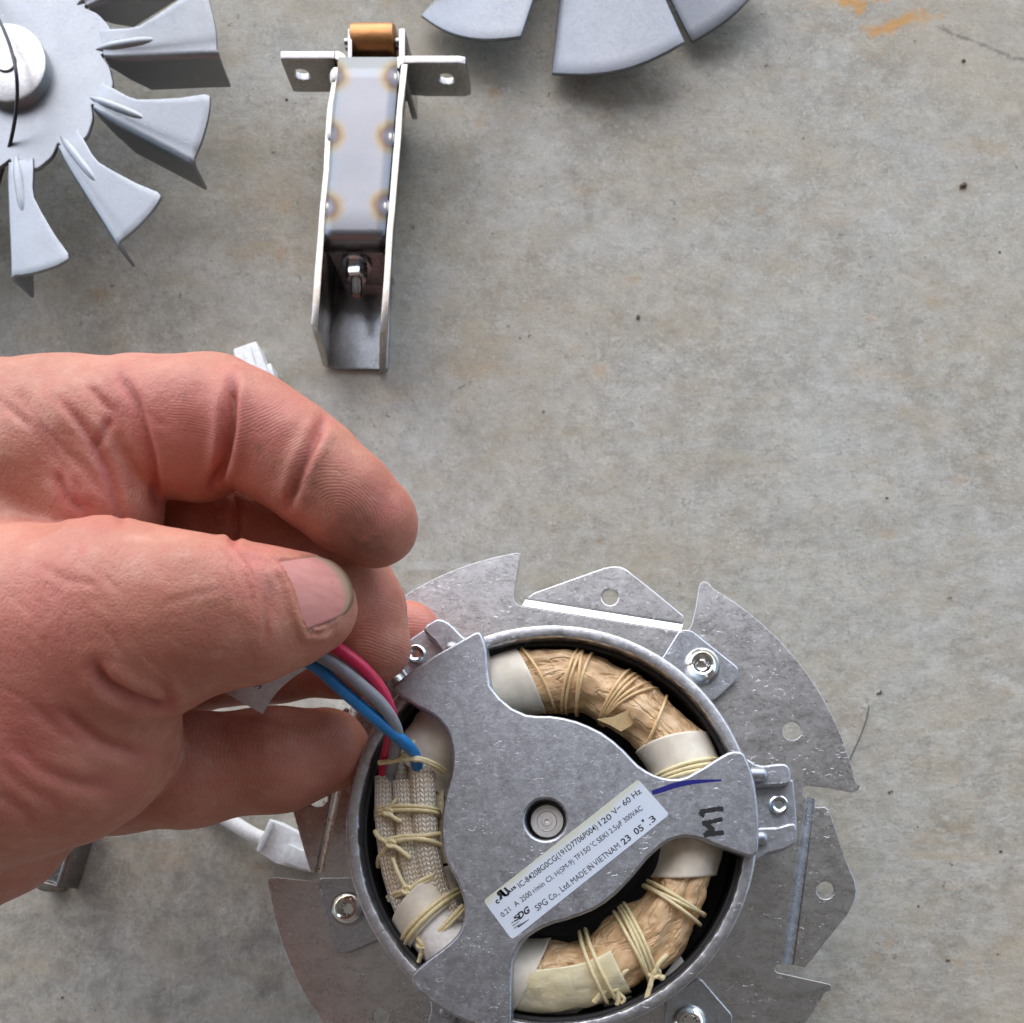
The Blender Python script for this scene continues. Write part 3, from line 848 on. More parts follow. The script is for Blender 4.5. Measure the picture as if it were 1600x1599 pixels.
WR = 1.24
tube('lead_wire', [W(*p) for p in [(420, 940, 84.2), (470, 975, 85), (507, 1001, 85.2), (537, 1020, 84.5), (566, 1043, 83), (590, 1070, 80.5), (605, 1098, 77.5), (612, 1125, 74), (610, 1155, 70), (603, 1185, 65.6), (600, 1208, 62.9), (601, 1245, 62.6)]], WR, M['wire_red'], motor, res=14)['label'] = 'red lead wire'
tube('lead_wire', [W(*p) for p in [(400, 960, 83.2), (450, 995, 84), (490, 1020, 84.8), (528, 1042, 84.3), (561, 1068, 83), (590, 1094, 80.6), (610, 1120, 77.5), (620, 1144, 74), (618, 1170, 69.5), (613, 1195, 65.4), (610, 1212, 63.0), (608, 1250, 62.6)]], WR, M['wire_grey'], motor, res=14)['label'] = 'grey lead wire'
tube('lead_wire', [W(*p) for p in [(420, 1000, 82.6), (460, 1022, 83.2), (497, 1044, 83.2), (528, 1072, 82.2), (561, 1101, 80.4), (597, 1131, 77), (628, 1157, 72.6), (645, 1175, 68.4), (652, 1195, 65.6), (657, 1212, 64.4), (660, 1250, 64)]], WR + .03, M['wire_blue'], motor, res=14)['label'] = 'blue lead wire'

# --- three armed cover
ZS = 70.0
cover = [(612.6, 1072), (640, 1050), (680, 1023), (715, 1003), (742, 987), (750, 987), (754, 993), (758, 1004), (761, 1017), (762.6, 1043), (766, 1071), (781, 1090), (800, 1106), (822, 1116), (840, 1118), (860, 1118), (880, 1121), (900, 1126), (920, 1134), (940, 1144), (958, 1157), (975, 1172), (986, 1184), (998, 1196), (1010, 1204), (1022, 1210), (1035, 1214.5), (1048, 1216.5), (1062, 1216), (1074, 1212.5), (1087, 1205), (1100, 1198), (1120, 1185), (1136, 1176), (1146, 1173), (1156, 1173.5), (1163, 1177), (1167, 1185), (1174, 1202), (1180, 1225), (1184, 1255), (1186, 1285), (1186, 1310), (1185, 1328), (1182, 1335), (1176, 1339), (1165, 1338), (1150, 1333), (1131, 1326), (1110, 1318), (1098, 1313), (1086, 1309.5), (1073, 1308), (1060, 1309), (1047, 1313.5), (1036, 1320), (1026, 1328), (1012, 1341), (998, 1358), (988, 1370), (976, 1383), (962, 1397), (945, 1411), (925, 1423), (905, 1431), (883, 1438.5), (865, 1443), (849, 1449), (836, 1456), (824, 1464), (814, 1475), (807, 1487), (802, 1500), (800, 1512), (799, 1545), (799, 1590), (796, 1604), (785, 1608), (760, 1606), (735, 1600), (709, 1589), (690, 1578), (670, 1564), (655, 1551), (645, 1540), (642, 1532), (643, 1524), (649, 1516), (670, 1498), (688, 1485), (704, 1472), (713, 1462), (718, 1455), (723, 1441), (725, 1427), (724.5, 1413), (722, 1400), (717, 1386), (712, 1374), (704, 1360), (696.5, 1346), (692, 1331), (689.5, 1315), (688.5, 1295), (689.6, 1275), (692, 1258), (695.5, 1241), (700, 1226), (704, 1210), (706, 1195), (706.5, 1180), (705, 1165), (701, 1150), (695, 1137), (686, 1126), (675, 1117), (663, 1110), (650, 1104), (628, 1090), (617, 1081), (612.5, 1076)]
flat('front_cover', cover, ZS, 4.6, M['cast'], motor, holes=[(852, 1281, 32)], bevel=.55, angle=40)
c = W(852, 1281, ZS)
mb = MB(); mb.lathe([(4.35, ZS - .35), (3.95, ZS - .5), (3.95, ZS - 4.4), (4.35, ZS - 4.4), (4.35, ZS - .35)], (c.x, c.y, 0), 40); mb.build('shaft_bore', M['dark_hole'], motor)  # near-black liner inside the shaft hole
mb = MB(); mb.lathe([(0, 66.9), (.4, 66.95), (.5, 67.15), (1.0, 67.15), (1.1, 67.0), (1.9, 67.0), (2.0, 67.15), (2.1, 67.0), (3.3, 67.0), (3.5, 66.8), (3.5, 60)], (c.x + .1, c.y, 0), 40); mb.build('shaft', M['shaft'], motor)

# lugs with little zinc screws
ZL = 58.0
lug_r = [[(1165, 1185), (1172, 1187), (1180, 1193), (1190, 1196), (1208, 1194), (1224, 1192.5), (1232, 1196), (1236, 1205), (1236, 1222), (1230, 1227), (1165, 1232)],
         [(1165, 1298), (1186, 1293), (1215, 1292), (1236, 1286), (1243, 1287), (1246, 1296), (1246, 1313), (1240, 1321), (1228, 1328), (1199, 1335), (1186, 1345), (1165, 1350)],
         [(1150, 1222), (1240, 1218), (1243, 1250), (1246, 1300), (1150, 1300)]]
def rotpx(pts, z, ang):
    c = W(0, 0, z); s = (H - z) / F
    cx, cy = NX + CX / s, NY - CY / s
    ca, sa = math.cos(math.radians(ang)), math.sin(math.radians(ang))
    return [(cx + (x - cx) * ca - (y - cy) * sa, cy + (x - cx) * sa + (y - cy) * ca) for x, y in pts]
for ang in (0, -120.5, 119):
    flat('lug_prong', rotpx(fillet(lug_r[0], 4), 61, ang), 61, 12, M['cast'], motor, bevel=.5)
    flat('lug_prong', rotpx(fillet(lug_r[1], 4), 61, ang), 61, 12, M['cast'], motor, bevel=.5)
    flat('lug_base', rotpx(fillet(lug_r[2], 4), ZL, ang), ZL, 9, M['cast'], motor, bevel=.4)
    q = rotpx([(1216, 1258.6)], ZL, ang)[0]
    pan_screw('lug_screw', q[0], q[1], ZL, 16, M['zinc'], True)
    for y0 in (1211, 1310):
        a, b = rotpx([(1165, y0), (1199, y0)], 62.5, ang)
        mb = MB(); A, B = W(*a, 62.3), W(*b, 61.8); L = (B - A).length
        mb.lathe([(0, 0), (1.5, 0), (1.55, L - 1.2), (1.3, L - .4), (.7, L), (0, L + .1)], A, 16, (B - A)); mb.build('cover_pin', M['cast'], motor, angle=60)

# rating label with its print
ZT = ZS + .12
lab = flat('rating_label', fillet([(755, 1408), (997, 1218), (1046, 1273), (800, 1469)], 6), ZT, .12, M['label'], motor, bevel=.03)
zt = ZT + .025
items = [
    ('IC-84208G0CG(191D7706P004)', (813, 1388), (935, 1294.5), 9.5, zt), ('120', (939, 1291.5), (957, 1278), 9.5, zt), ('V~', (961, 1274), (972, 1262), 9.5, zt), ('60', (976, 1260), (987, 1251.5), 9.5, zt), ('Hz', (991, 1248), (1003, 1238.5), 9.5, zt),
    ('0.21', (786, 1434), (799, 1423), 8.5, zt), ('A', (806, 1417.5), (812, 1413), 8.5, zt), ('2500', (816, 1410), (832, 1398), 8.5, zt), ('r/min', (835, 1396), (852, 1383), 8.5, zt), ('Cl.', (856, 1380), (866, 1372), 8.5, zt), ('H(SM-9)', (870, 1370), (898, 1348), 8.5, zt), ('TP', (901, 1345), (909, 1339), 8.5, zt), ('150', (911, 1337), (924, 1327.5), 8.5, zt), ('°C', (926, 1325.5), (933, 1320), 8.5, zt), ('SEKI', (936, 1318), (952, 1305), 8.5, zt), ('2.5µF', (955, 1303), (974, 1288), 8.5, zt), ('300VAC', (977, 1286), (1005, 1265), 8.5, zt),
    ('SPG', (840, 1424), (857, 1411.5), 10, zt), ('Co.,', (861, 1408), (875, 1397.5), 10, zt), ('Ltd.', (879, 1394), (893, 1383.5), 10, zt), ('MADE', (896, 1382), (919, 1364), 10, zt), ('IN', (922, 1361.5), (929, 1355.5), 10, zt), ('VIETNAM', (931, 1354), (970, 1324), 10, zt),
    ('23', (975, 1321), (987, 1311), 10.5, zt, False, 0, .01), ('05', (994, 1305), (1007, 1296), 10.5, zt, False, 0, .01), ("'", (1009, 1290), (1012, 1287), 10.5, zt), ('.3', (1015, 1290), (1026, 1281), 10.5, zt),
    ('c', (776, 1413), (781, 1410), 9, zt, False, 0, .03), ('R', (780, 1407), (791, 1398), 12, zt, True, -.1, .06), ('U', (789, 1402), (798, 1395), 12, zt, False, -.1, .06), ('us', (797, 1395), (807, 1387), 6.5, zt, False, 0, .02),
    ('DG', (812, 1437), (828, 1425), 10, zt, False, .35, .03), ('S', (804, 1441), (814, 1434), 8, zt, False, .35, .02),
]
lettering('lettering', items, M['ink'], lab)
mb = MB()                       # speed lines under the maker's mark
for (a, b, t) in (((799, 1443), (810, 1435), 1.3), ((801, 1447), (812, 1439), 1.3), ((803, 1451), (814, 1442.5), 1.3), ((809, 1449), (826, 1437), 2.6)):
    A, B = W(*a, zt), W(*b, zt); d = (B - A).normalized(); nn = Vector((-d.y, d.x, 0)) * t * .064
    mb.add([A - nn, B - nn * .4, B + nn * .4, A + nn], [(0, 1, 2, 3)])
mb.build('maker_mark', M['ink'], lab, angle=None)

# hand written M1 and a blue marker stroke on the right arm
def strokes(name, lines, z, wd, mat, parent):
    mb = MB()
    for ln in lines:
        P = cat_rom([W(x, y, z) for x, y in ln], 6)
        n = len(P); vs = []
        for i, p in enumerate(P):
            t = (P[min(i + 1, n - 1)] - P[max(i - 1, 0)]).normalized(); q = Vector((-t.y, t.x, 0))
            wv = (wd(i / (n - 1)) if callable(wd) else wd * random.uniform(.82, 1.18)) * .5
            vs += [p + q * wv, p - q * wv]
        z0 = len(mb.v) * 1e-5
        mb.add([v + Vector((0, 0, z0)) for v in vs], [(2 * i, 2 * i + 1, 2 * i + 3, 2 * i + 2) for i in range(n - 1)])
    return mb.build(name, mat, parent, angle=None)
strokes('handwriting', [[(1100, 1306), (1115, 1303), (1131, 1301)], [(1100, 1306), (1108, 1300), (1116, 1296)], [(1116, 1297), (1106, 1291), (1098, 1285)], [(1097, 1287), (1112, 1284), (1129, 1280)]], ZS + .03, .92, M['marker'], motor)
strokes('handwriting', [[(1094, 1269), (1110, 1266), (1127, 1263.5)], [(1126, 1261), (1127, 1264), (1127, 1268)], [(1094, 1268), (1097, 1273), (1101, 1274)]], ZS + .036, .9, M['marker'], motor)
strokes('marker_stroke', [[(1019, 1239), (1035, 1234), (1056, 1227), (1080, 1222.5), (1105, 1220.5), (1127, 1219.5)]], ZS + .03, lambda t: .35 + .75 * math.sin(math.pi * min(1, .25 + t * .75)) * (1 - t ** 6), M['blue_ink'], motor)

# paper tag on the leads
mb = MB(); nu, nv = 14, 10; top = []
for i in range(nu + 1):
    u = i / nu
    for j in range(nv + 1):
        v = j / nv
        A = Vector((330 + 70 * u, 1060 - 25 * u)).lerp(Vector((484, 1036)), 0)
        p00, p10, p01, p11 = Vector((335, 1040)), Vector((487, 1040)), Vector((322, 1066)), Vector((410, 1116))
        # right side is a bowed curve
        right = p10.lerp(p11, v) + Vector((-9, -4)) * math.sin(math.pi * v)
        left = p00.lerp(p01, v)
        p = left.lerp(right, u)
        top.append(W(p.x, p.y, 80.5 - 5.5 * v + 1.4 * math.sin(3 * u)))
bot = [p - Vector((0, 0, .15)) for p in top]; k = len(top); fs = []
for i in range(nu):
    for j in range(nv):
        a = i * (nv + 1) + j; q = (a, a + 1, a + nv + 2, a + nv + 1)
        fs += [q, tuple(k + x for x in q[::-1])]
mb.add(top + bot, fs)
tag = mb.build('wire_tag', M['tag'], motor, angle=60)
lettering('lettering', [('00399', (376, 1066), (407, 1078), 8, 79.4), ('LIFE', (398, 1058), (424, 1060), 9, 80.4)], M['ink'], tag)

# ------------------------------------------------------------------ fan impellers
def impeller(cx, cy, z):
    root = empty('fan_impeller', W(cx, cy, 0), 'bright aluminium fan impeller with twelve narrow bent blades, beside the bracket', 'fan')
    s = (H - z) / F; C = W(cx, cy, z)
    def pol(a, r, dz=0):
        return C + Vector((r * s * math.cos(math.radians(a)), -r * s * math.sin(math.radians(a)), dz))
    # hub disc: scalloped outline
    hub = []
    for kk in range(12):
        a = -11.5 + 30 * kk
        hub += [(a - 22.8 + 30 - 30, 152), (a - 16, 166), (a - 6.4, 176), (a + 3, 170), (a + 7.0, 160)]
    pts = [(cx + r * math.cos(math.radians(a)), cy + r * math.sin(math.radians(a))) for a, r in hub]
    hubo = flat('hub_plate', fillet(pts, 8, 3), z, 1.0, M['fan'], root, holes=[(cx + 4, cy, 20)], bevel=.25)
    mb = MB(); q = W(cx + 4, cy, z + 2.6); q.z = z
    mb.lathe([(2.4, 2.2), (2.8, 2.6), (9.3, 2.6), (9.8, 2.4), (9.9, 2.1), (9.9, 0), (2.4, 0), (2.4, 3.0)], q, 56); mb.build('hub_boss', M['boss'], root)
    mb = MB(); mb.lathe([(0, 1.2), (2.4, 1.2), (2.4, 0)], q, 30); mb.build('hub_bore', M['core'], root)
    for kk in range(12):
        a0 = -11.5 + 30 * kk
        # outline along the blade: (leading angle, trailing angle, radius)
        rows = [(-6.0, 7.0, 158), (-4.2, 7.2, 180), (-2.2, 7.4, 205), (-1.9, 7.5, 222), (-3.6, 7.7, 250), (-5.8, 7.9, 290), (-7.9, 8.1, 325), (-7.6, 8.2, 337)]
        mb = MB(); nu = 8; grid = []
        for (l, t, r) in rows:
            row = []
            for i in range(nu + 1):
                u = i / nu
                dz = 1.6 * ((r - 158) / 180.) * (1 - u) - .0 * u
                dz -= .9 * max(0, u - .8) ** 2 * 25 * .3
                bow = r + (0 if r < 330 else -3 * (abs(u - .5) * 2) ** 4)
                row.append(pol(a0 + l + (t - l) * u, bow, dz))
            # flange turned down along the trailing edge
            RB = 1.3 * min(1, (r - 140) / 50.)
            for th in (25, 50, 72, 90):
                t_ = math.radians(th); da = math.degrees(RB * math.sin(t_) / (r * s))
                row.append(pol(a0 + t + da, r, -RB * (1 - math.cos(t_)) - .1))
            for d in (3.0, 6.0, 9.0):
                dd = max(RB + .1, d * min(1, (r - 140) / 60.))
                row.append(pol(a0 + t + math.degrees(RB / (r * s)), r - (0 if r < 330 else d * .5), -dd - .1))
            grid.append(row)
        nc = len(grid[0]); vs = [p for row in grid for p in row]
        mb.add(vs, [(i * nc + j, i * nc + j + 1, (i + 1) * nc + j + 1, (i + 1) * nc + j) for i in range(len(grid) - 1) for j in range(nc - 1)])
        o = mb.build('blade', M['fan'], root, angle=None)
        sd = o.modifiers.new('thickness', 'SOLIDIFY'); sd.thickness = .0008; sd.offset = 0
        bv = o.modifiers.new('edge', 'BEVEL'); bv.width = .0003; bv.segments = 2; bv.limit_method = 'ANGLE'; bv.angle_limit = 1.0
        # pressed stiffening rib from the hub into the blade
        mb = MB(); P = [pol(a0 + 3.6, r, -.1 + 1.4 * ((r - 158) / 180.) * .4 + .25 * math.sin(math.pi * i / 8)) for i, r in enumerate(np.linspace(146, 246, 9))]
        sweep(mb, P, [.3, .9, 1.15, 1.2, 1.2, 1.2, 1.15, .9, .3], 12, .7)
        mb.build('rib', M['fan'], o, angle=60)
    return root
impeller(5, 97, 20)

def axial(cx, cy):
    root = empty('axial_fan', W(cx, cy, 0), 'grey satin fan with broad curved blades at the top edge of the photo', 'fan')
    def sheetgrid(rows, nu=14, nv=10):
        """rows: outline columns; four corners with heights -> cambered blade"""
        (a, b, c, d, sag) = rows           # a,b hub side; d,c tip side (left,right)
        vs = []
        for i in range(nu + 1):
            u = i / nu
            for j in range(nv + 1):
                v = j / nv
                hub = Vector(a).lerp(Vector(b), u); tip = Vector(d).lerp(Vector(c), u)
                # tip edge follows the fan's circle
                x, y, zz = hub.lerp(tip, v)
                bulge = sag * math.sin(math.pi * u) * v
                L = math.hypot(tip.x - cx, tip.y - cy)
                x += (tip.x - cx) / L * bulge; y += (tip.y - cy) / L * bulge
                zz += 2.2 * math.sin(math.pi * u)
                vs.append(W(x, y, zz * .45))
        return vs, [(i * (nv + 1) + j, i * (nv + 1) + j + 1, (i + 1) * (nv + 1) + j + 1, (i + 1) * (nv + 1) + j) for i in range(nu) for j in range(nv)]
    blades = [((800, -130, 10), (870, -110, 18), (814, 60, 21), (658, 26, 8), 21),
              ((885, -110, 9), (990, -110, 19), (1070, 68, 20), (862, 117, 8), 20),
              ((985, -120, 9), (1060, -150, 18), (1205, -50, 18), (1081, 68, 8), 14)]
    # the rest of the wheel lies outside the frame; rotate the middle blade about the hub
    m = blades[1]
    for ang in (-80, -125, -170, 145, 100):
        ca, sa = math.cos(math.radians(ang)), math.sin(math.radians(ang))
        blades.append(tuple((cx + (p[0] - cx) * ca - (p[1] - cy) * sa, cy + (p[0] - cx) * sa + (p[1] - cy) * ca, p[2]) for p in m[:4]) + (m[4],))
    for b in blades:
        mb = MB(); vs, fs = sheetgrid(b); mb.add(vs, fs)
        o = mb.build('blade', M['fan_b'], root, angle=None)
        sd = o.modifiers.new('thickness', 'SOLIDIFY'); sd.thickness = .0009; sd.offset = 0
        bv = o.modifiers.new('edge', 'BEVEL'); bv.width = .0003; bv.segments = 2; bv.limit_method = 'ANGLE'; bv.angle_limit = 1.0
    mb = MB(); mb.lathe([(0, 14), (13, 14), (14.5, 13), (15, 11), (15, 3), (14, 1), (0, 1)], W(cx, cy, 0), 48); mb.build('hub', M['fan_b'], root)
    return root
axial(930, -215)

# ------------------------------------------------------------------ thin black wire lying over the impeller's hub
o = tube('thin_wire', [W(*p) for p in [(-40, -60, 24), (-12, 10, 27), (5, 45, 28), (18, 80, 28), (26, 120, 28), (26, 165, 25), (18, 215, 21), (4, 265, 16), (-15, 330, 4), (-40, 400, 1)]], .42, M['wire_black'], None, n=10)
prop(o, 'thin black wire curving across the boss of the aluminium fan impeller', 'wire')

# ------------------------------------------------------------------ steel bracket with bronze roller
br = empty('roller_bracket', W(560, 330, 0), 'welded steel channel bracket with two drilled ears and a bronze roller', 'bracket')
ZB = 19.5
def wall(name, line_out, line_in, mat, ROLL):
    """side wall: top edge traced in the photo, standing on the floor of the channel"""
    n = len(line_out); mb = MB()
    to = XY(line_out, ZB); ti = XY(line_in, ZB)
    vs = []
    for i in range(n):
        zb = 1.2
        vs += [to[i], ti[i], Vector((ti[i].x - ROLL, ti[i].y, zb)), Vector((to[i].x - ROLL, to[i].y, zb))]
    fs = []
    for i in range(n - 1):
        for j in range(4):
            fs.append((i * 4 + j, i * 4 + (j + 1) % 4, i * 4 + 4 + (j + 1) % 4, i * 4 + 4 + j))
    fs.append((3, 2, 1, 0)); fs.append(tuple((n - 1) * 4 + j for j in range(4)))
    mb.add(vs, fs)
    return mb.build(name, mat, br, angle=40, bevel=.22)
wall('side_wall', [(521, 105), (518, 130), (511, 170), (508, 210), (505, 270), (499, 330), (497, 360), (491, 430), (486, 508)], [(530, 105), (528, 130), (521, 170), (518, 210), (515, 270), (509, 330), (507, 360), (502, 430), (497, 512)], M['tint_edge'], 2.8)
wall('side_wall', [(637, 100), (634, 130), (629, 170), (627, 210), (622, 270), (617, 330), (614, 360), (610, 430), (604, 520)], [(627, 100), (624, 130), (620, 170), (617, 210), (612, 270), (607, 330), (604, 360), (600, 430), (593, 523)], M['tint_edge'], 4.9)
# channel floor
mb = MB(); fl = fillet([(530, 180), (622, 180), (605, 577), (570, 576), (522, 575), (511, 568), (507, 550)], 4)
mb.prism(XY([(p.x, p.y) for p in fl], 1.4), .15); mb.build('channel_floor', M['sheet_clean'], br, bevel=.1)
# cover plate welded between the walls, rolled down at its open end
mb = MB(); lx = [(96, 531, 622), (130, 528, 623), (170, 522, 619.5), (210, 519, 616.5), (270, 516, 611.5), (330, 510, 606.5), (362, 508, 603.5)]
vs = []; fs = []
rows = [(y, a, b, ZB - 1.0) for y, a, b in lx]
for t in np.linspace(.15, 1, 7):
    rows.append((362 + 20 * math.sin(t * math.pi / 2), 508 - 1.5 * t, 603.5 - 2 * t, ZB - 1.0 - 4.5 * (1 - math.cos(t * math.pi / 2))))
rows.append((380, 507, 602, ZB - 10)); 
for (y, a, b, z) in rows:
    for i in range(7):
        vs.append(W(a + (b - a) * i / 6, y, z))
for i in range(len(rows) - 1):
    for j in range(6): fs.append((i * 7 + j, i * 7 + j + 1, i * 7 + 8 + j, i * 7 + 7 + j))
mb.add(vs, fs); o = mb.build('cover_plate', M['tint'], br, angle=None)
sd = o.modifiers.new('thickness', 'SOLIDIFY'); sd.thickness = .0012; sd.offset = 1
# welds
for (px, py) in WELDS:
    mb = MB(); L = px < 560
    mb.blob(W(px + (2 if L else -2), py, ZB - .6), (1.2, 2.5, .85), 10)
    mb.blob(W(px + (3 if L else -3), py + 9, ZB - .75), (.9, 1.1, .7), 8)
    mb.build('weld_bead', M['weld'], br, angle=None)
# ears
def ear_br(side):
    xs = (437, 524) if side < 0 else (631, 727)
    y0 = 92 if side < 0 else 99
    A, B = W(xs[0], y0, ZB), W(xs[1], y0, ZB)
    hx = W(472, 0, 14.5).x if side < 0 else W(698, 0, 14.5).x
    zt, zb = ZB, ZB - 10.0
    # vertical plate with a round hole, built as ring grid about the hole
    cx_, cz_ = hx, (zt + zb) / 2 + .2; rr = 1.7
    n = 28; outer = []; inner = []
    for i in range(n):
        a = 2 * math.pi * i / n; d = Vector((math.cos(a), math.sin(a)))
        tx = ((B.x if d.x > 0 else A.x) - cx_) / d.x if abs(d.x) > 1e-6 else 1e9
        tz = ((zt if d.y > 0 else zb) - cz_) / d.y if abs(d.y) > 1e-6 else 1e9
        t = min(tx, tz); ox, oz = cx_ + d.x * t, cz_ + d.y * t
        outer.append((ox, oz)); inner.append((cx_ + rr * d.x * 1.25, cz_ + rr * d.y))
    yb, yf = A.y + 2.0, A.y
    mb = MB(); vs = []
    for (y, ring) in ((yf, outer), (yf, inner), (yb, inner), (yb, outer)):
        vs += [Vector((p[0], y, p[1])) for p in ring]
    fs = []
    for j in range(4):
        for i in range(n): fs.append((j * n + i, j * n + (i + 1) % n, ((j + 1) % 4) * n + (i + 1) % n, ((j + 1) % 4) * n + i))
    mb.add(vs, fs); mb.build('ear', M['stainless'], br, bevel=.3, angle=40)
    # rounded bend into the side wall
    mb = MB(); q = W(524 if side < 0 else 631, y0, ZB); cxx = q.x - side * 0; prof_ = []
    r1, r2 = 3.2, 1.2
    cc = Vector((q.x, q.y - r2, 0))
    for i in range(7):
        t = math.radians(90 * i / 6)
        for r in (r1, r2): prof_.append(cc + Vector((-side * r * math.sin(t), r * math.cos(t), 0)))
    vs = [p + Vector((0, 0, ZB)) for p in prof_] + [p + Vector((0, 0, zb)) for p in prof_]
    m_ = len(prof_); fs = []
    for i in range(6):
        a, b_, c_, d_ = 2 * i, 2 * i + 1, 2 * i + 3, 2 * i + 2
        fs += [(a, b_, c_, d_), (m_ + d_, m_ + c_, m_ + b_, m_ + a), (a, d_, m_ + d_, m_ + a), (b_, m_ + b_, m_ + c_, c_)]
    fs += [(0, m_, m_ + 1, 1), (12, 13, m_ + 13, m_ + 12)]
    mb.add(vs, fs); mb.build('ear_bend', M['stainless'], br, angle=40)
ear_br(-1); ear_br(1)
# roller and its cheeks
A, B = W(552, 70, 14.5), W(620, 70, 14.5); L = (B - A).length
mb = MB(); mb.lathe([(0, 0), (3.7, 0), (4.1, .25), (4.2, .5), (4.2, L - .5), (4.1, L - .25), (3.7, L), (0, L)], A, 48, (B - A)); mb.build('roller', M['copper'], br)
for x0, x1 in ((543, 550), (623, 633)):
    mb = MB(); p = [W(x0, 44, ZB - 1.5), W(x1, 44, ZB - 1.5), W(x1, 112, ZB - .6), W(x0, 112, ZB - .6)]
    mb.prism(p, bottom=[Vector((q.x, q.y, 4)) for q in p]); mb.build('roller_cheek', M['stainless'], br, bevel=.4)
mb = MB(); mb.lathe([(0, -2.2), (1.3, -2.0), (1.4, -1.6), (1.4, L + 1.6), (1.3, L + 2.0), (0, L + 2.2)], A, 20, (B - A)); mb.build('roller_pin', M['stainless'], br)
# bolt and nut inside the channel
c = W(557, 409, 11.0); AX = (0, -1, 0)
mb = MB(); mb.lathe([(0, -3), (1.45, -3), (1.45, 8.4), (1.1, 9.0), (0, 9.0)], c, 20, AX); mb.build('bolt', M['stainless'], br)
mb = MB(); mb.lathe([(1.5, 1.2), (2.5, 1.2), (2.9, 1.5), (2.9, 4.6), (2.5, 4.9), (1.5, 4.9)], c, 6, AX); mb.lathe([(1.5, .1), (3.9, .1), (3.9, 1.2), (1.5, 1.2)], c, 28, AX)
mb.build('nut', M['zinc'], br, bevel=.15)
mb = MB(); p0, p1 = W(514, 400, 14.0), W(599, 400, 14.0)
mb.prism([Vector((p0.x, c.y + 1.4, 14)), Vector((p1.x, c.y + 1.4, 14)), Vector((p1.x, c.y + .1, 14)), Vector((p0.x, c.y + .1, 14))], 1.5); mb.build('bulkhead', M['sheet_clean'], br, bevel=.2)

# ------------------------------------------------------------------ white connectors and the scrap of steel
cn = empty('plug_connector', W(430, 1320, 0), 'white nylon plug on a braided white cable, lying behind the motor plate', 'connector')
def box_px(name, pts, z1, z0, mat, parent, bev=.4):
    mb = MB(); mb.prism(XY(pts, z1), z0); return mb.build(name, mat, parent, bevel=bev)
box_px('plug_body', [(421, 1279), (470, 1304), (486, 1336), (478, 1362), (430, 1349), (400, 1329)], 10, .6, M['plastic'], cn)
box_px('latch', [(449, 1318), (472, 1329), (488, 1334), (494, 1362), (475, 1359), (440, 1346), (444, 1332)], 12, 10.0, M['plastic'], cn, .3)
box_px('rib', [(421, 1281), (428, 1285), (406, 1331), (400, 1328)], 11.2, 10.0, M['plastic'], cn, .3)
tube('cable', [W(*p) for p in [(200, 1180, 2.4), (270, 1225, 2.4), (320, 1258, 2.4), (350, 1277, 3), (390, 1302, 4.5), (412, 1312, 5)]], 2.1, M['cable'], cn, res=14)
cp = empty('cable_end', W(395, 570, 0), 'white nylon connector shell half hidden behind the index finger', 'connector')
box_px('shell', [(363, 545), (400, 532), (425, 596), (440, 660), (395, 665)], 7, .4, M['plastic'], cp, .6)
box_px('rib', [(379, 540), (390, 536), (418, 650), (404, 652)], 8.2, 7.0, M['plastic'], cp, .3)
box_px('clip', [(413, 570), (423, 567), (431, 594), (423, 600)], 5.5, .6, M['plastic'], cp, .3)
sb = empty('steel_channel', W(88, 1360, 0), 'short dull steel channel piece partly hidden under the wrist', 'bracket')
box_px('channel_web', [(104, 1280), (126, 1284), (96, 1385), (66, 1372)], 2.2, .4, M['stainless'], sb, .3)
box_px('side_flange', [(118, 1282), (126, 1284), (94, 1388), (86, 1386)], 9, .4, M['stainless'], sb, .3)
box_px('end_flange', fillet([(58, 1376), (92, 1384), (86, 1394), (66, 1393), (56, 1388)], 4), 5, .4, M['tint_edge'], sb, .3)

# ------------------------------------------------------------------ small dirt
o = tube('hair', [W(*p) for p in [(1322, 1200, .3), (1340, 1160, .4), (1352, 1130, .5), (1358, 1104, .3)]], .14, M['hair'], None, res=6)
prop(o, 'fine dark hair lying on the concrete beside the motor plate', 'hair')
mb = MB()
for i in range(28):
    x, y = random.uniform(0, 1600), random.uniform(0, 1600)
    r = random.choice([.15, .18, .22, .26, .34]) * random.uniform(.7, 1.3)
    mb.blob(W(x, y, r * .5), (r * random.uniform(.7, 1.6), r, r * .8), 4)
for (x, y, r) in ((997, 495, .5), (1505, 290, .7), (1374, 1081, .45), (56, 568, .8), (1392, 1238, .4), (1480, 1500, .4)):
    for q in range(3): mb.blob(W(x + random.uniform(-3, 3), y + random.uniform(-3, 3), r * .5), (r * random.uniform(.6, 1.1), r * .8, r * .7), 5)
o = mb.build('grit', M['grit'], None, angle=None)
prop(o, 'scattered crumbs of brown dirt on the concrete floor', 'dirt', kind='stuff')

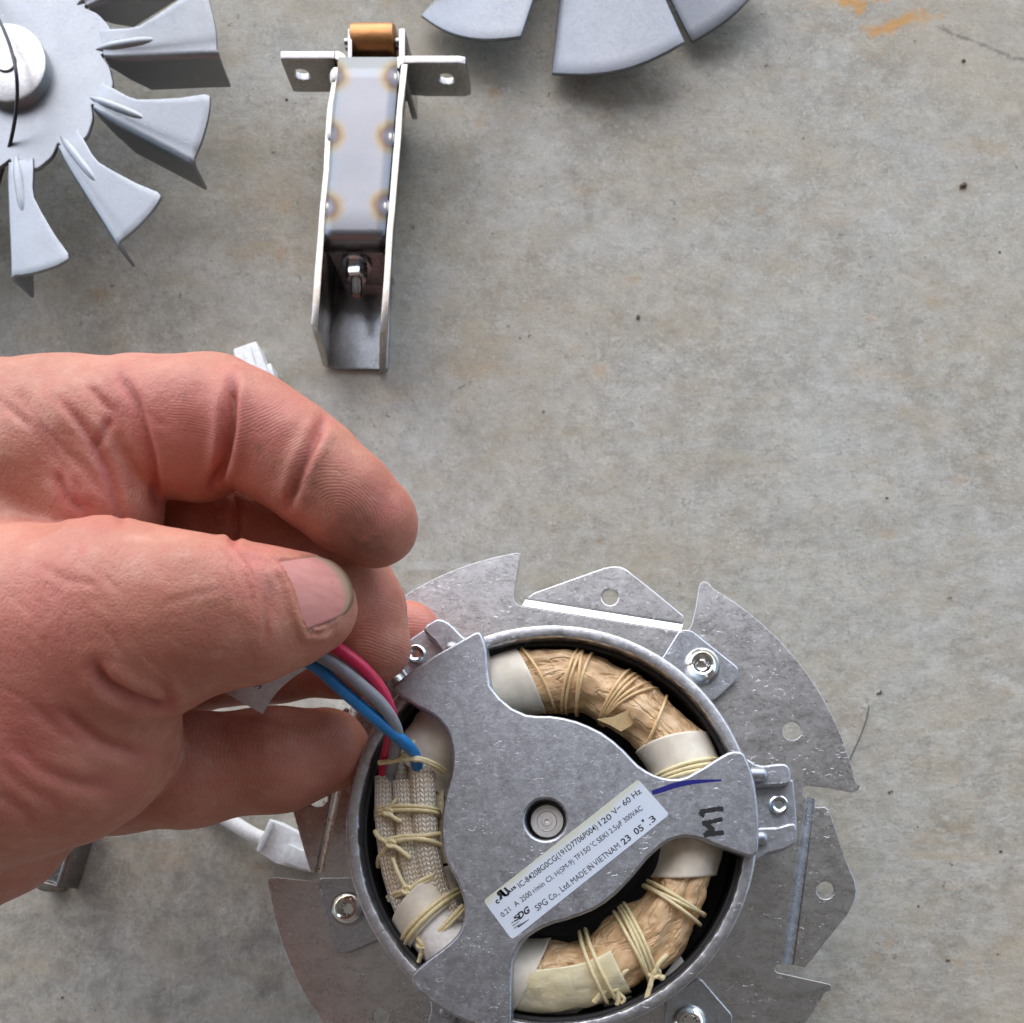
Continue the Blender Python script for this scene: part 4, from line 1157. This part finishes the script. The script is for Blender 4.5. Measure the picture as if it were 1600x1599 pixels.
# ------------------------------------------------------------------ the hand: one continuous surface grown from tapered limbs
VX = .55
lo = np.array([-168., -16., 38.]); hi = np.array([-32., 110., 124.])
dim = np.ceil((hi - lo) / VX).astype(int)
ax = [lo[i] + VX * np.arange(dim[i]) for i in range(3)]
FAR = 9.0
def field(): return np.full(dim, FAR, np.float32)
def smin(a, b, k):
    h = np.maximum(k - np.abs(a - b), 0) / k
    return np.minimum(a, b) - h * h * k * .25
def capsule(f, a, b, ra, rb, k, sq=1.0):
    a = np.array(a, float); b = np.array(b, float); m = FAR + 1
    sl = []
    for i in range(3):
        l0 = min(a[i] - ra, b[i] - rb) - m; h0 = max(a[i] + ra, b[i] + rb) + m
        i0 = max(0, int((l0 - lo[i]) / VX)); i1 = min(dim[i], int((h0 - lo[i]) / VX) + 1)
        if i1 <= i0: return
        sl.append(slice(i0, i1))
    X = ax[0][sl[0]][:, None, None].astype(np.float32); Y = ax[1][sl[1]][None, :, None].astype(np.float32); Z = ax[2][sl[2]][None, None, :].astype(np.float32)
    ab = b - a; L2 = max((ab ** 2).sum(), 1e-9)
    t = np.clip(((X - a[0]) * ab[0] + (Y - a[1]) * ab[1] + (Z - a[2]) * ab[2]) / L2, 0, 1)
    d = np.sqrt((X - a[0] - t * ab[0]) ** 2 + (Y - a[1] - t * ab[1]) ** 2 + (Z - a[2] - t * ab[2]) ** 2) - (ra + (rb - ra) * t)
    sl = tuple(sl)
    f[sl] = smin(f[sl], d.astype(np.float32), k)
def chain(f, pts, k):
    for p, q in zip(pts, pts[1:]):
        capsule(f, W(*p[:3]), W(*q[:3]), p[3], q[3], k)

palm = field()
chain(palm, [(-330, 830, 84, 26), (-200, 790, 85, 22), (0, 728, 89, 16.2), (120, 694, 92, 12.6), (225, 666, 94.5, 11.0)], 6)
chain(palm, [(-360, 1100, 84, 32), (-150, 1120, 90, 27), (40, 1040, 95, 21), (190, 975, 101, 15)], 7)
chain(palm, [(-200, 950, 82, 30), (0, 880, 84, 20), (120, 850, 80, 13)], 8)
chain(palm, [(-120, 1180, 90, 24), (45, 1150, 92, 20.5), (110, 1150, 91, 16.0), (166, 1140, 88.5, 11.5)], 5)
chain(palm, [(-330, 1260, 76, 30), (-150, 1290, 72, 22), (-18, 1286, 70, 13.5), (60, 1228, 69, 10.5), (150, 1200, 68, 10.0)], 6)
chain(palm, [(-100, 900, 72, 24), (80, 900, 68, 18), (200, 980, 66, 14), (160, 1120, 66, 14)], 8)
thumb = field()
chain(thumb, [(120, 1000, 99, 17.0), (205, 972, 102, 14.6), (300, 961, 103, 12.5), (385, 958, 101.2, 11.0), (452, 950, 98.2, 8.9), (486, 943, 96.3, 7.7)], 3)
folds = field()
chain(folds, [(48, 668, 94.5, 9.0), (72, 720, 96.5, 9.5), (112, 835, 92, 8.5)], 3)
fold2 = field()
chain(fold2, [(137, 668, 95.5, 9.4), (150, 690, 96.8, 9.8), (160, 775, 94.5, 9.2), (163, 880, 88, 9)], 3)
index = field()
chain(index, [(262, 668, 95.5, 10.6), (322, 661, 97, 10.1)], 1.2)
capsule(index, W(283, 690, 95), W(300, 695, 95), 9.6, 9.4, 2.5)
chain(index, [(388, 672, 97, 9.9), (452, 711, 96.2, 9.6)], 1.2)
chain(index, [(500, 748, 95.2, 9.5), (545, 786, 94, 8.9), (581, 813, 92, 8.1)], 1.2)
chain(index, [(240, 650, 93.5, 9.0), (350, 640, 94.5, 7.9), (492, 722, 92.5, 7.3)], 3)
middle = field()
chain(middle, [(170, 800, 70, 11), (240, 815, 73, 10.2), (335, 828, 75, 10)], 1.5)
chain(middle, [(395, 838, 76, 9.9), (478, 868, 77.5, 9.6)], 1.5)
chain(middle, [(530, 890, 77.6, 9.3), (560, 950, 76.5, 8.9), (577, 1004, 75, 8.0)], 1.5)
ring_f = field()
chain(ring_f, [(120, 1040, 62, 12), (260, 1046, 60, 9.6), (420, 1026, 57, 9.1), (540, 1024, 54, 8.5), (640, 992, 50.5, 7.3)], 4)
little = field()
chain(little, [(60, 1222, 69, 11), (170, 1212, 69, 11.2), (290, 1203, 68, 11), (430, 1188, 65, 10.1), (512, 1172, 61.5, 8.8)], 4)
body = smin(palm, thumb, 6.0)
body = smin(body, folds, 1.6)
body = smin(body, fold2, 1.2)
body = smin(body, index, 1.2)
body = smin(body, middle, 1.2)
body = smin(body, ring_f, 1.2)
body = smin(body, little, 1.5)
body = np.clip(body, -3, 3)
body[0, :, :] = 3; body[-1, :, :] = 3; body[:, 0, :] = 3; body[:, -1, :] = 3; body[:, :, 0] = 3; body[:, :, -1] = 3
grid = openvdb.FloatGrid(); grid.background = 3.0
grid.copyFromArray(body.astype(np.float64))
P, Q = grid.convertToQuads(isovalue=0.0)
P = np.asarray(P, float) * VX + lo
Q = np.asarray(Q)
me = bpy.data.meshes.new('person')
me.from_pydata((P * .001).tolist(), [], Q[:, ::-1].tolist())
bm = bmesh.new(); bm.from_mesh(me)
bmesh.ops.recalc_face_normals(bm, faces=bm.faces)
for _ in range(2): bmesh.ops.smooth_vert(bm, verts=bm.verts, factor=.5, use_axis_x=True, use_axis_y=True, use_axis_z=True)
arm = MB(); P_ = cat_rom([Vector((-150, 48, 82)), Vector((-148, 18, 98)), Vector((-140, -30, 132)), Vector((-134, -100, 182)), Vector((-132, -210, 245)), Vector((-140, -330, 300))], 6)
sweep(arm, P_, [25 + 14 * i / len(P_) for i in range(len(P_))], 28, .85)
bv_ = [bm.verts.new(Vector(p) * .001) for p in arm.v]
for f_ in arm.f: bm.faces.new([bv_[i] for i in f_])
bmesh.ops.recalc_face_normals(bm, faces=bm.faces)
bm.to_mesh(me); bm.free()
nv = len(me.vertices)
V = np.empty(nv * 3, np.float32); me.vertices.foreach_get('co', V); V = V.reshape(-1, 3) * 1000.0
def normals():
    n_ = np.empty(nv * 3, np.float32); me.vertex_normals.foreach_get('vector', n_); return n_.reshape(-1, 3)
NR = normals()
def topx(V): 
    s = F / (H - V[:, 2]); return np.stack([NX + V[:, 0] * s, NY - V[:, 1] * s], 1)
PX = topx(V)
def dline(poly, P):
    best = np.full(len(P), 1e9)
    par = np.zeros(len(P)); acc = 0
    tot = sum(math.dist(a, b) for a, b in zip(poly, poly[1:]))
    for a, b in zip(poly, poly[1:]):
        a = np.array(a, float); b = np.array(b, float); ab = b - a; L = np.linalg.norm(ab)
        t = np.clip(((P - a) @ ab) / (L * L), 0, 1)
        d = np.linalg.norm(P - a - t[:, None] * ab, axis=1)
        m = d < best; best[m] = d[m]; par[m] = (acc + t[m] * L) / tot; acc += L
    return best, par
def smooth_line(poly, n=6):
    return [(p.x, p.y) for p in cat_rom([Vector((x, y, 0)) for x, y in poly], n)]
disp = np.zeros(nv)
CREASES = [  # (line, depth mm, width mm, lowest z, fade)
    ([(362, 590), (360, 640), (356, 690), (345, 735), (330, 762)], 1.5, .8, 84),
    ([(368, 600), (366, 640), (362, 690)], .4, .6, 84),
    ([(505, 655), (490, 690), (470, 735), (452, 790)], 1.0, .8, 84),
    ([(190, 590), (212, 630), (226, 675), (238, 720), (244, 790)], .9, .8, 84),
    ([(140, 605), (160, 628), (178, 645)], .5, .6, 88),
    ([(150, 700), (163, 675), (172, 655)], .5, .7, 84),
    ([(100, 625), (122, 655), (150, 700), (178, 765), (190, 815)], .7, .8, 84),
    ([(30, 620), (80, 680), (130, 735), (170, 780)], .35, .7, 84),
    ([(0, 625), (50, 670), (100, 730), (140, 790)], .35, .8, 84),
    ([(90, 740), (105, 775), (130, 800)], .8, .9, 84),
    ([(150, 1040), (165, 1068), (200, 1090), (235, 1102), (262, 1102)], 1.6, 1.0, 84),
    ([(95, 1110), (130, 1140), (170, 1165), (215, 1178)], .7, 1.1, 84),
    ([(50, 1100), (90, 1140), (130, 1160)], .35, 1.0, 84),
    ([(20, 1160), (60, 1200), (120, 1225), (170, 1228)], .5, 1.3, 84),
    ([(0, 1190), (40, 1230), (90, 1255)], .4, 1.2, 84),
    ([(0, 1240), (50, 1280)], .4, 1.2, 84),
    ([(350, 858), (372, 885), (392, 925), (398, 960)], .30, .55, 92),
    ([(372, 858), (394, 885), (410, 922), (418, 965), (412, 1010)], .42, .6, 92),
    ([(386, 862), (408, 888), (424, 925), (430, 968)], .30, .5, 92),
    ([(340, 868), (360, 900), (374, 940)], .2, .5, 92),
    ([(400, 868), (424, 888), (440, 915)], .3, .5, 92),
    ([(230, 640), (245, 660), (262, 665)], .15, .5, 92),
    ([(367, 770), (368, 810), (364, 850)], .9, .7, 66),
    ([(512, 868), (530, 880), (545, 882)], .4, .6, 70),
    ([(255, 945), (300, 930), (345, 922)], .12, .5, 92),
    ([(60, 880), (100, 905), (150, 915)], .15, .6, 92),
    ([(270, 1105), (262, 1085), (250, 1070)], .5, .8, 86),
]
for i in range(26):   # many faint skin lines over the back of the hand
    x, y = random.uniform(0, 240), random.uniform(850, 1080)
    a = random.uniform(.6, 1.3); L = random.uniform(25, 70)
    CREASES.append(([(x, y), (x + L * .5 * math.cos(a) + random.uniform(-5, 5), y + L * .5 * math.sin(a)), (x + L * math.cos(a), y + L * math.sin(a))], random.uniform(.06, .14), .45, 90))
for i in range(16):
    x, y = random.uniform(0, 120), random.uniform(590, 720)
    a = random.uniform(.7, 1.0); L = random.uniform(40, 90)
    CREASES.append(([(x, y), (x + L * math.cos(a), y + L * math.sin(a))], random.uniform(.08, .2), .5, 88))
up = np.clip((NR[:, 2] + .15) / .4, 0, 1)
for ln, dep, wd, zmin in CREASES:
    sl = smooth_line(ln)
    bb = np.array(sl); mk = (PX[:, 0] > bb[:, 0].min() - 40) & (PX[:, 0] < bb[:, 0].max() + 40) & (PX[:, 1] > bb[:, 1].min() - 40) & (PX[:, 1] < bb[:, 1].max() + 40) & (V[:, 2] > zmin)
    ix = np.nonzero(mk)[0]
    if not len(ix): continue
    d, par = dline(sl, PX[ix])
    dm = d * (H - V[ix, 2]) / F
    fade = np.clip(np.minimum(par, 1 - par) * 5 + .25, 0, 1)
    g_ = np.exp(-(dm / wd) ** 2) - .35 * np.exp(-((dm - 2.2 * wd) / (1.4 * wd)) ** 2)
    disp[ix] -= dep * g_ * fade * up[ix]
# gentle uneven flesh
from mathutils import noise as mn
lump = np.array([mn.noise(Vector(p) * .11) + .5 * mn.noise(Vector(p) * .27) for p in V])
disp += .22 * lump
# nail bed: sink the skin under the nail and raise the fold round it
NB = [(433, 878), (462, 872), (498, 868), (521, 877), (539, 894), (550, 914), (552, 937), (539, 960), (514, 976), (482, 984), (474, 968), (467, 946), (459, 920), (446, 894)]
def inside(poly, P):
    r = np.zeros(len(P), bool); n = len(poly)
    for i in range(n):
        x1, y1 = poly[i]; x2, y2 = poly[i - 1]
        c_ = ((y1 > P[:, 1]) != (y2 > P[:, 1])) & (P[:, 0] < (x2 - x1) * (P[:, 1] - y1) / (y2 - y1 + 1e-12) + x1)
        r ^= c_
    return r
mk = np.nonzero((PX[:, 0] > 410) & (PX[:, 0] < 570) & (PX[:, 1] > 850) & (PX[:, 1] < 1010) & (V[:, 2] > 90))[0]
ins = inside(NB, PX[mk]); d, par = dline(NB + NB[:1], PX[mk]); dm = d * .11
disp[mk] += np.where(ins, -.55 * np.clip(dm / .5, 0, 1), 0)
fb, pb = dline([(428, 870), (444, 894), (457, 920), (465, 946), (472, 968), (480, 988), (500, 988), (522, 978)], PX[mk])
disp[mk] += np.where(ins, 0, .75 * np.exp(-((fb * .11 - .8) / .8) ** 2)) * np.clip(np.minimum(pb, 1 - pb) * 8, .3, 1)
V2 = V + NR * disp[:, None]
me.vertices.foreach_set('co', (V2 * .001).astype(np.float32).ravel()); me.update()
# colour masks stored on the surface
def bl(px, py, r, zmin=60, zmax=200):
    return np.exp(-(((PX[:, 0] - px) ** 2 + (PX[:, 1] - py) ** 2) / (r * r))) * (V[:, 2] > zmin) * (V[:, 2] < zmax)
dirt = .7 * bl(570, 848, 42, 80) + .4 * bl(495, 765, 45, 84) + .2 * bl(545, 800, 70, 84) + .35 * bl(440, 760, 45, 84) + .35 * bl(600, 1040, 50, 60, 84) + .2 * bl(390, 700, 60, 86)
dirt += .75 * bl(290, 619, 5, 90) + .55 * bl(405, 700, 7, 90) + .45 * bl(425, 915, 22, 90) + .25 * bl(330, 950, 60, 90)
d, par = dline(NB + NB[:1], PX); dirt += .75 * np.exp(-(d * .11 / .55) ** 2) * (V[:, 2] > 90) * (PX[:, 0] > 470)
red = .7 * bl(300, 650, 80, 84) + .6 * bl(420, 660, 70, 84) + .6 * bl(600, 790, 50, 84) + .5 * bl(200, 620, 60, 84) + .4 * bl(130, 770, 60, 80) + .5 * bl(60, 1000, 130, 80) + .6 * bl(20, 1160, 60, 80) + .5 * bl(400, 880, 60, 90) + .5 * bl(570, 920, 60, 60, 84) + .5 * bl(660, 970, 60, 40, 60) + .25 * bl(80, 900, 60)
red += .9 * bl(128, 861, 8, 90)
for ln, dep, wd, zmin in CREASES[:27]:
    sl = smooth_line(ln); d, par = dline(sl, PX)
    dirt += min(.5, .45 * dep) * np.exp(-(d * .11 / (wd * .55)) ** 2) * (V[:, 2] > zmin)
    red += min(1, dep) * np.exp(-(d * .11 / (wd * 1.3)) ** 2) * (V[:, 2] > zmin)
ridge = np.zeros(nv); phase = np.zeros(nv)
def seg(zlo, zhi, cx_, cy_, r, fn, amt=1.0):
    m = np.clip(1.6 - np.hypot(PX[:, 0] - cx_, (PX[:, 1] - cy_)) / r, 0, 1) * ((V[:, 2] > zlo) & (V[:, 2] < zhi)) * amt
    b = m > ridge; ridge[b] = m[b]; phase[b] = fn(PX[b] * .112)
def loops(cx_, cy_, ang, el):
    ca, sa = math.cos(ang), math.sin(ang)
    def fn(p):
        x, y = p[:, 0] - cx_ * .112, p[:, 1] - cy_ * .112
        u, v_ = x * ca + y * sa, -x * sa + y * ca
        return np.hypot(u * el, v_)
    return fn
seg(83, 120, 548, 795, 80, loops(535, 805, .6, .75))
seg(83, 120, 420, 700, 75, loops(300, 420, 0, 1))
seg(83, 120, 295, 690, 62, loops(240, 980, 0, 1), .9)
seg(60, 84, 590, 980, 100, loops(560, 1140, .0, 1))
seg(60, 84, 420, 850, 60, loops(300, 1100, 0, 1), .8)
seg(50, 78, 430, 1185, 150, loops(600, 1170, 0, .8), .9)
seg(42, 62, 660, 980, 70, loops(640, 1060, 0, 1))
ridge *= np.clip(1.15 - .6 * np.abs(lump), 0, 1)
for nm, arr in (('dirt', np.clip(dirt, 0, 1)), ('red', np.clip(red, 0, 1)), ('ridge', np.clip(ridge, 0, 1)), ('phase', phase)):
    me.attributes.new(nm, 'FLOAT', 'POINT').data.foreach_set('value', arr.astype(np.float32))
hand = finish('person', me, M['skin'], None, None)
prop(hand, 'bare left hand with dirty fingertips pinching the three motor wires', 'person')

# thumbnail: a thin curved plate over the nail bed
from mathutils.bvhtree import BVHTree
bm = bmesh.new(); bm.from_mesh(me); tree = BVHTree.FromBMesh(bm); bm.free()
ca = Vector((cam_x := 0, 0, H)) * .001
def onskin(px, py):
    d = (W(px, py, 0) - Vector((0, 0, H))).normalized()
    hit = tree.ray_cast(ca, d)
    return hit[0] * 1000, hit[1]
base = [(433, 878), (446, 894), (459, 920), (467, 946), (474, 968), (482, 982)]
free = [(499, 869.5), (521, 878), (539, 894), (549, 914), (551.5, 936), (539, 959), (515, 975)]
bs, fr = smooth_line(base, 4), smooth_line(free, 4)
nuN, nvN = len(bs), 14
ctr0, n0 = onskin(478, 930)
top = []; edge = []
# fit a smooth paraboloid to the skin so that the nail has a curve of its own
smp = []
for i in range(nuN):
    for j in range(nvN + 1):
        t = j / nvN; p = Vector((*bs[i], 0)).lerp(Vector((*fr[i], 0)), t)
        h = onskin(p.x, p.y)[0]
        if h is not None and h.z > 90: smp.append((h.x, h.y, h.z))
smp = np.array(smp); mx = smp.mean(0)
Afit = np.stack([np.ones(len(smp)), smp[:, 0] - mx[0], smp[:, 1] - mx[1], (smp[:, 0] - mx[0]) ** 2, (smp[:, 1] - mx[1]) ** 2, (smp[:, 0] - mx[0]) * (smp[:, 1] - mx[1])], 1)
cf = np.linalg.lstsq(Afit, smp[:, 2], rcond=None)[0]
def nz(x, y):
    x -= mx[0]; y -= mx[1]; return float(cf @ np.array([1, x, y, x * x, y * y, x * y]))
for i in range(nuN):
    for j in range(nvN + 1):
        t = j / nvN; p = Vector((*bs[i], 0)).lerp(Vector((*fr[i], 0)), t)
        z = 100.
        for _ in range(5):
            w_ = W(p.x, p.y, z); z = nz(w_.x, w_.y) + .32 - .30 * (1 - t) ** 3 + .22 * t
        top.append(W(p.x, p.y, z)); edge.append(t)
bot = [p - Vector((0, 0, .45)) for p in top]; k = len(top); m_ = nvN + 1; fs = []
for i in range(nuN - 1):
    for j in range(nvN):
        q = (i * m_ + j, i * m_ + j + 1, (i + 1) * m_ + j + 1, (i + 1) * m_ + j); fs += [q, tuple(k + x for x in q[::-1])]
rim = [i * m_ for i in range(nuN)] + [(nuN - 1) * m_ + j for j in range(1, m_)] + [i * m_ + nvN for i in range(nuN - 2, -1, -1)] + [j for j in range(nvN - 1, 0, -1)]
for a, b in zip(rim, rim[1:] + rim[:1]): fs.append((a, b, b + k, a + k))
me2 = bpy.data.meshes.new('thumbnail'); me2.from_pydata([tuple(p * .001) for p in top + bot], [], fs)
me2.attributes.new('edge', 'FLOAT', 'POINT').data.foreach_set('value', np.array(edge + edge, np.float32))
bm = bmesh.new(); bm.from_mesh(me2); bmesh.ops.recalc_face_normals(bm, faces=bm.faces); bm.to_mesh(me2); bm.free()
finish('thumbnail', me2, M['nail'], hand, 60)
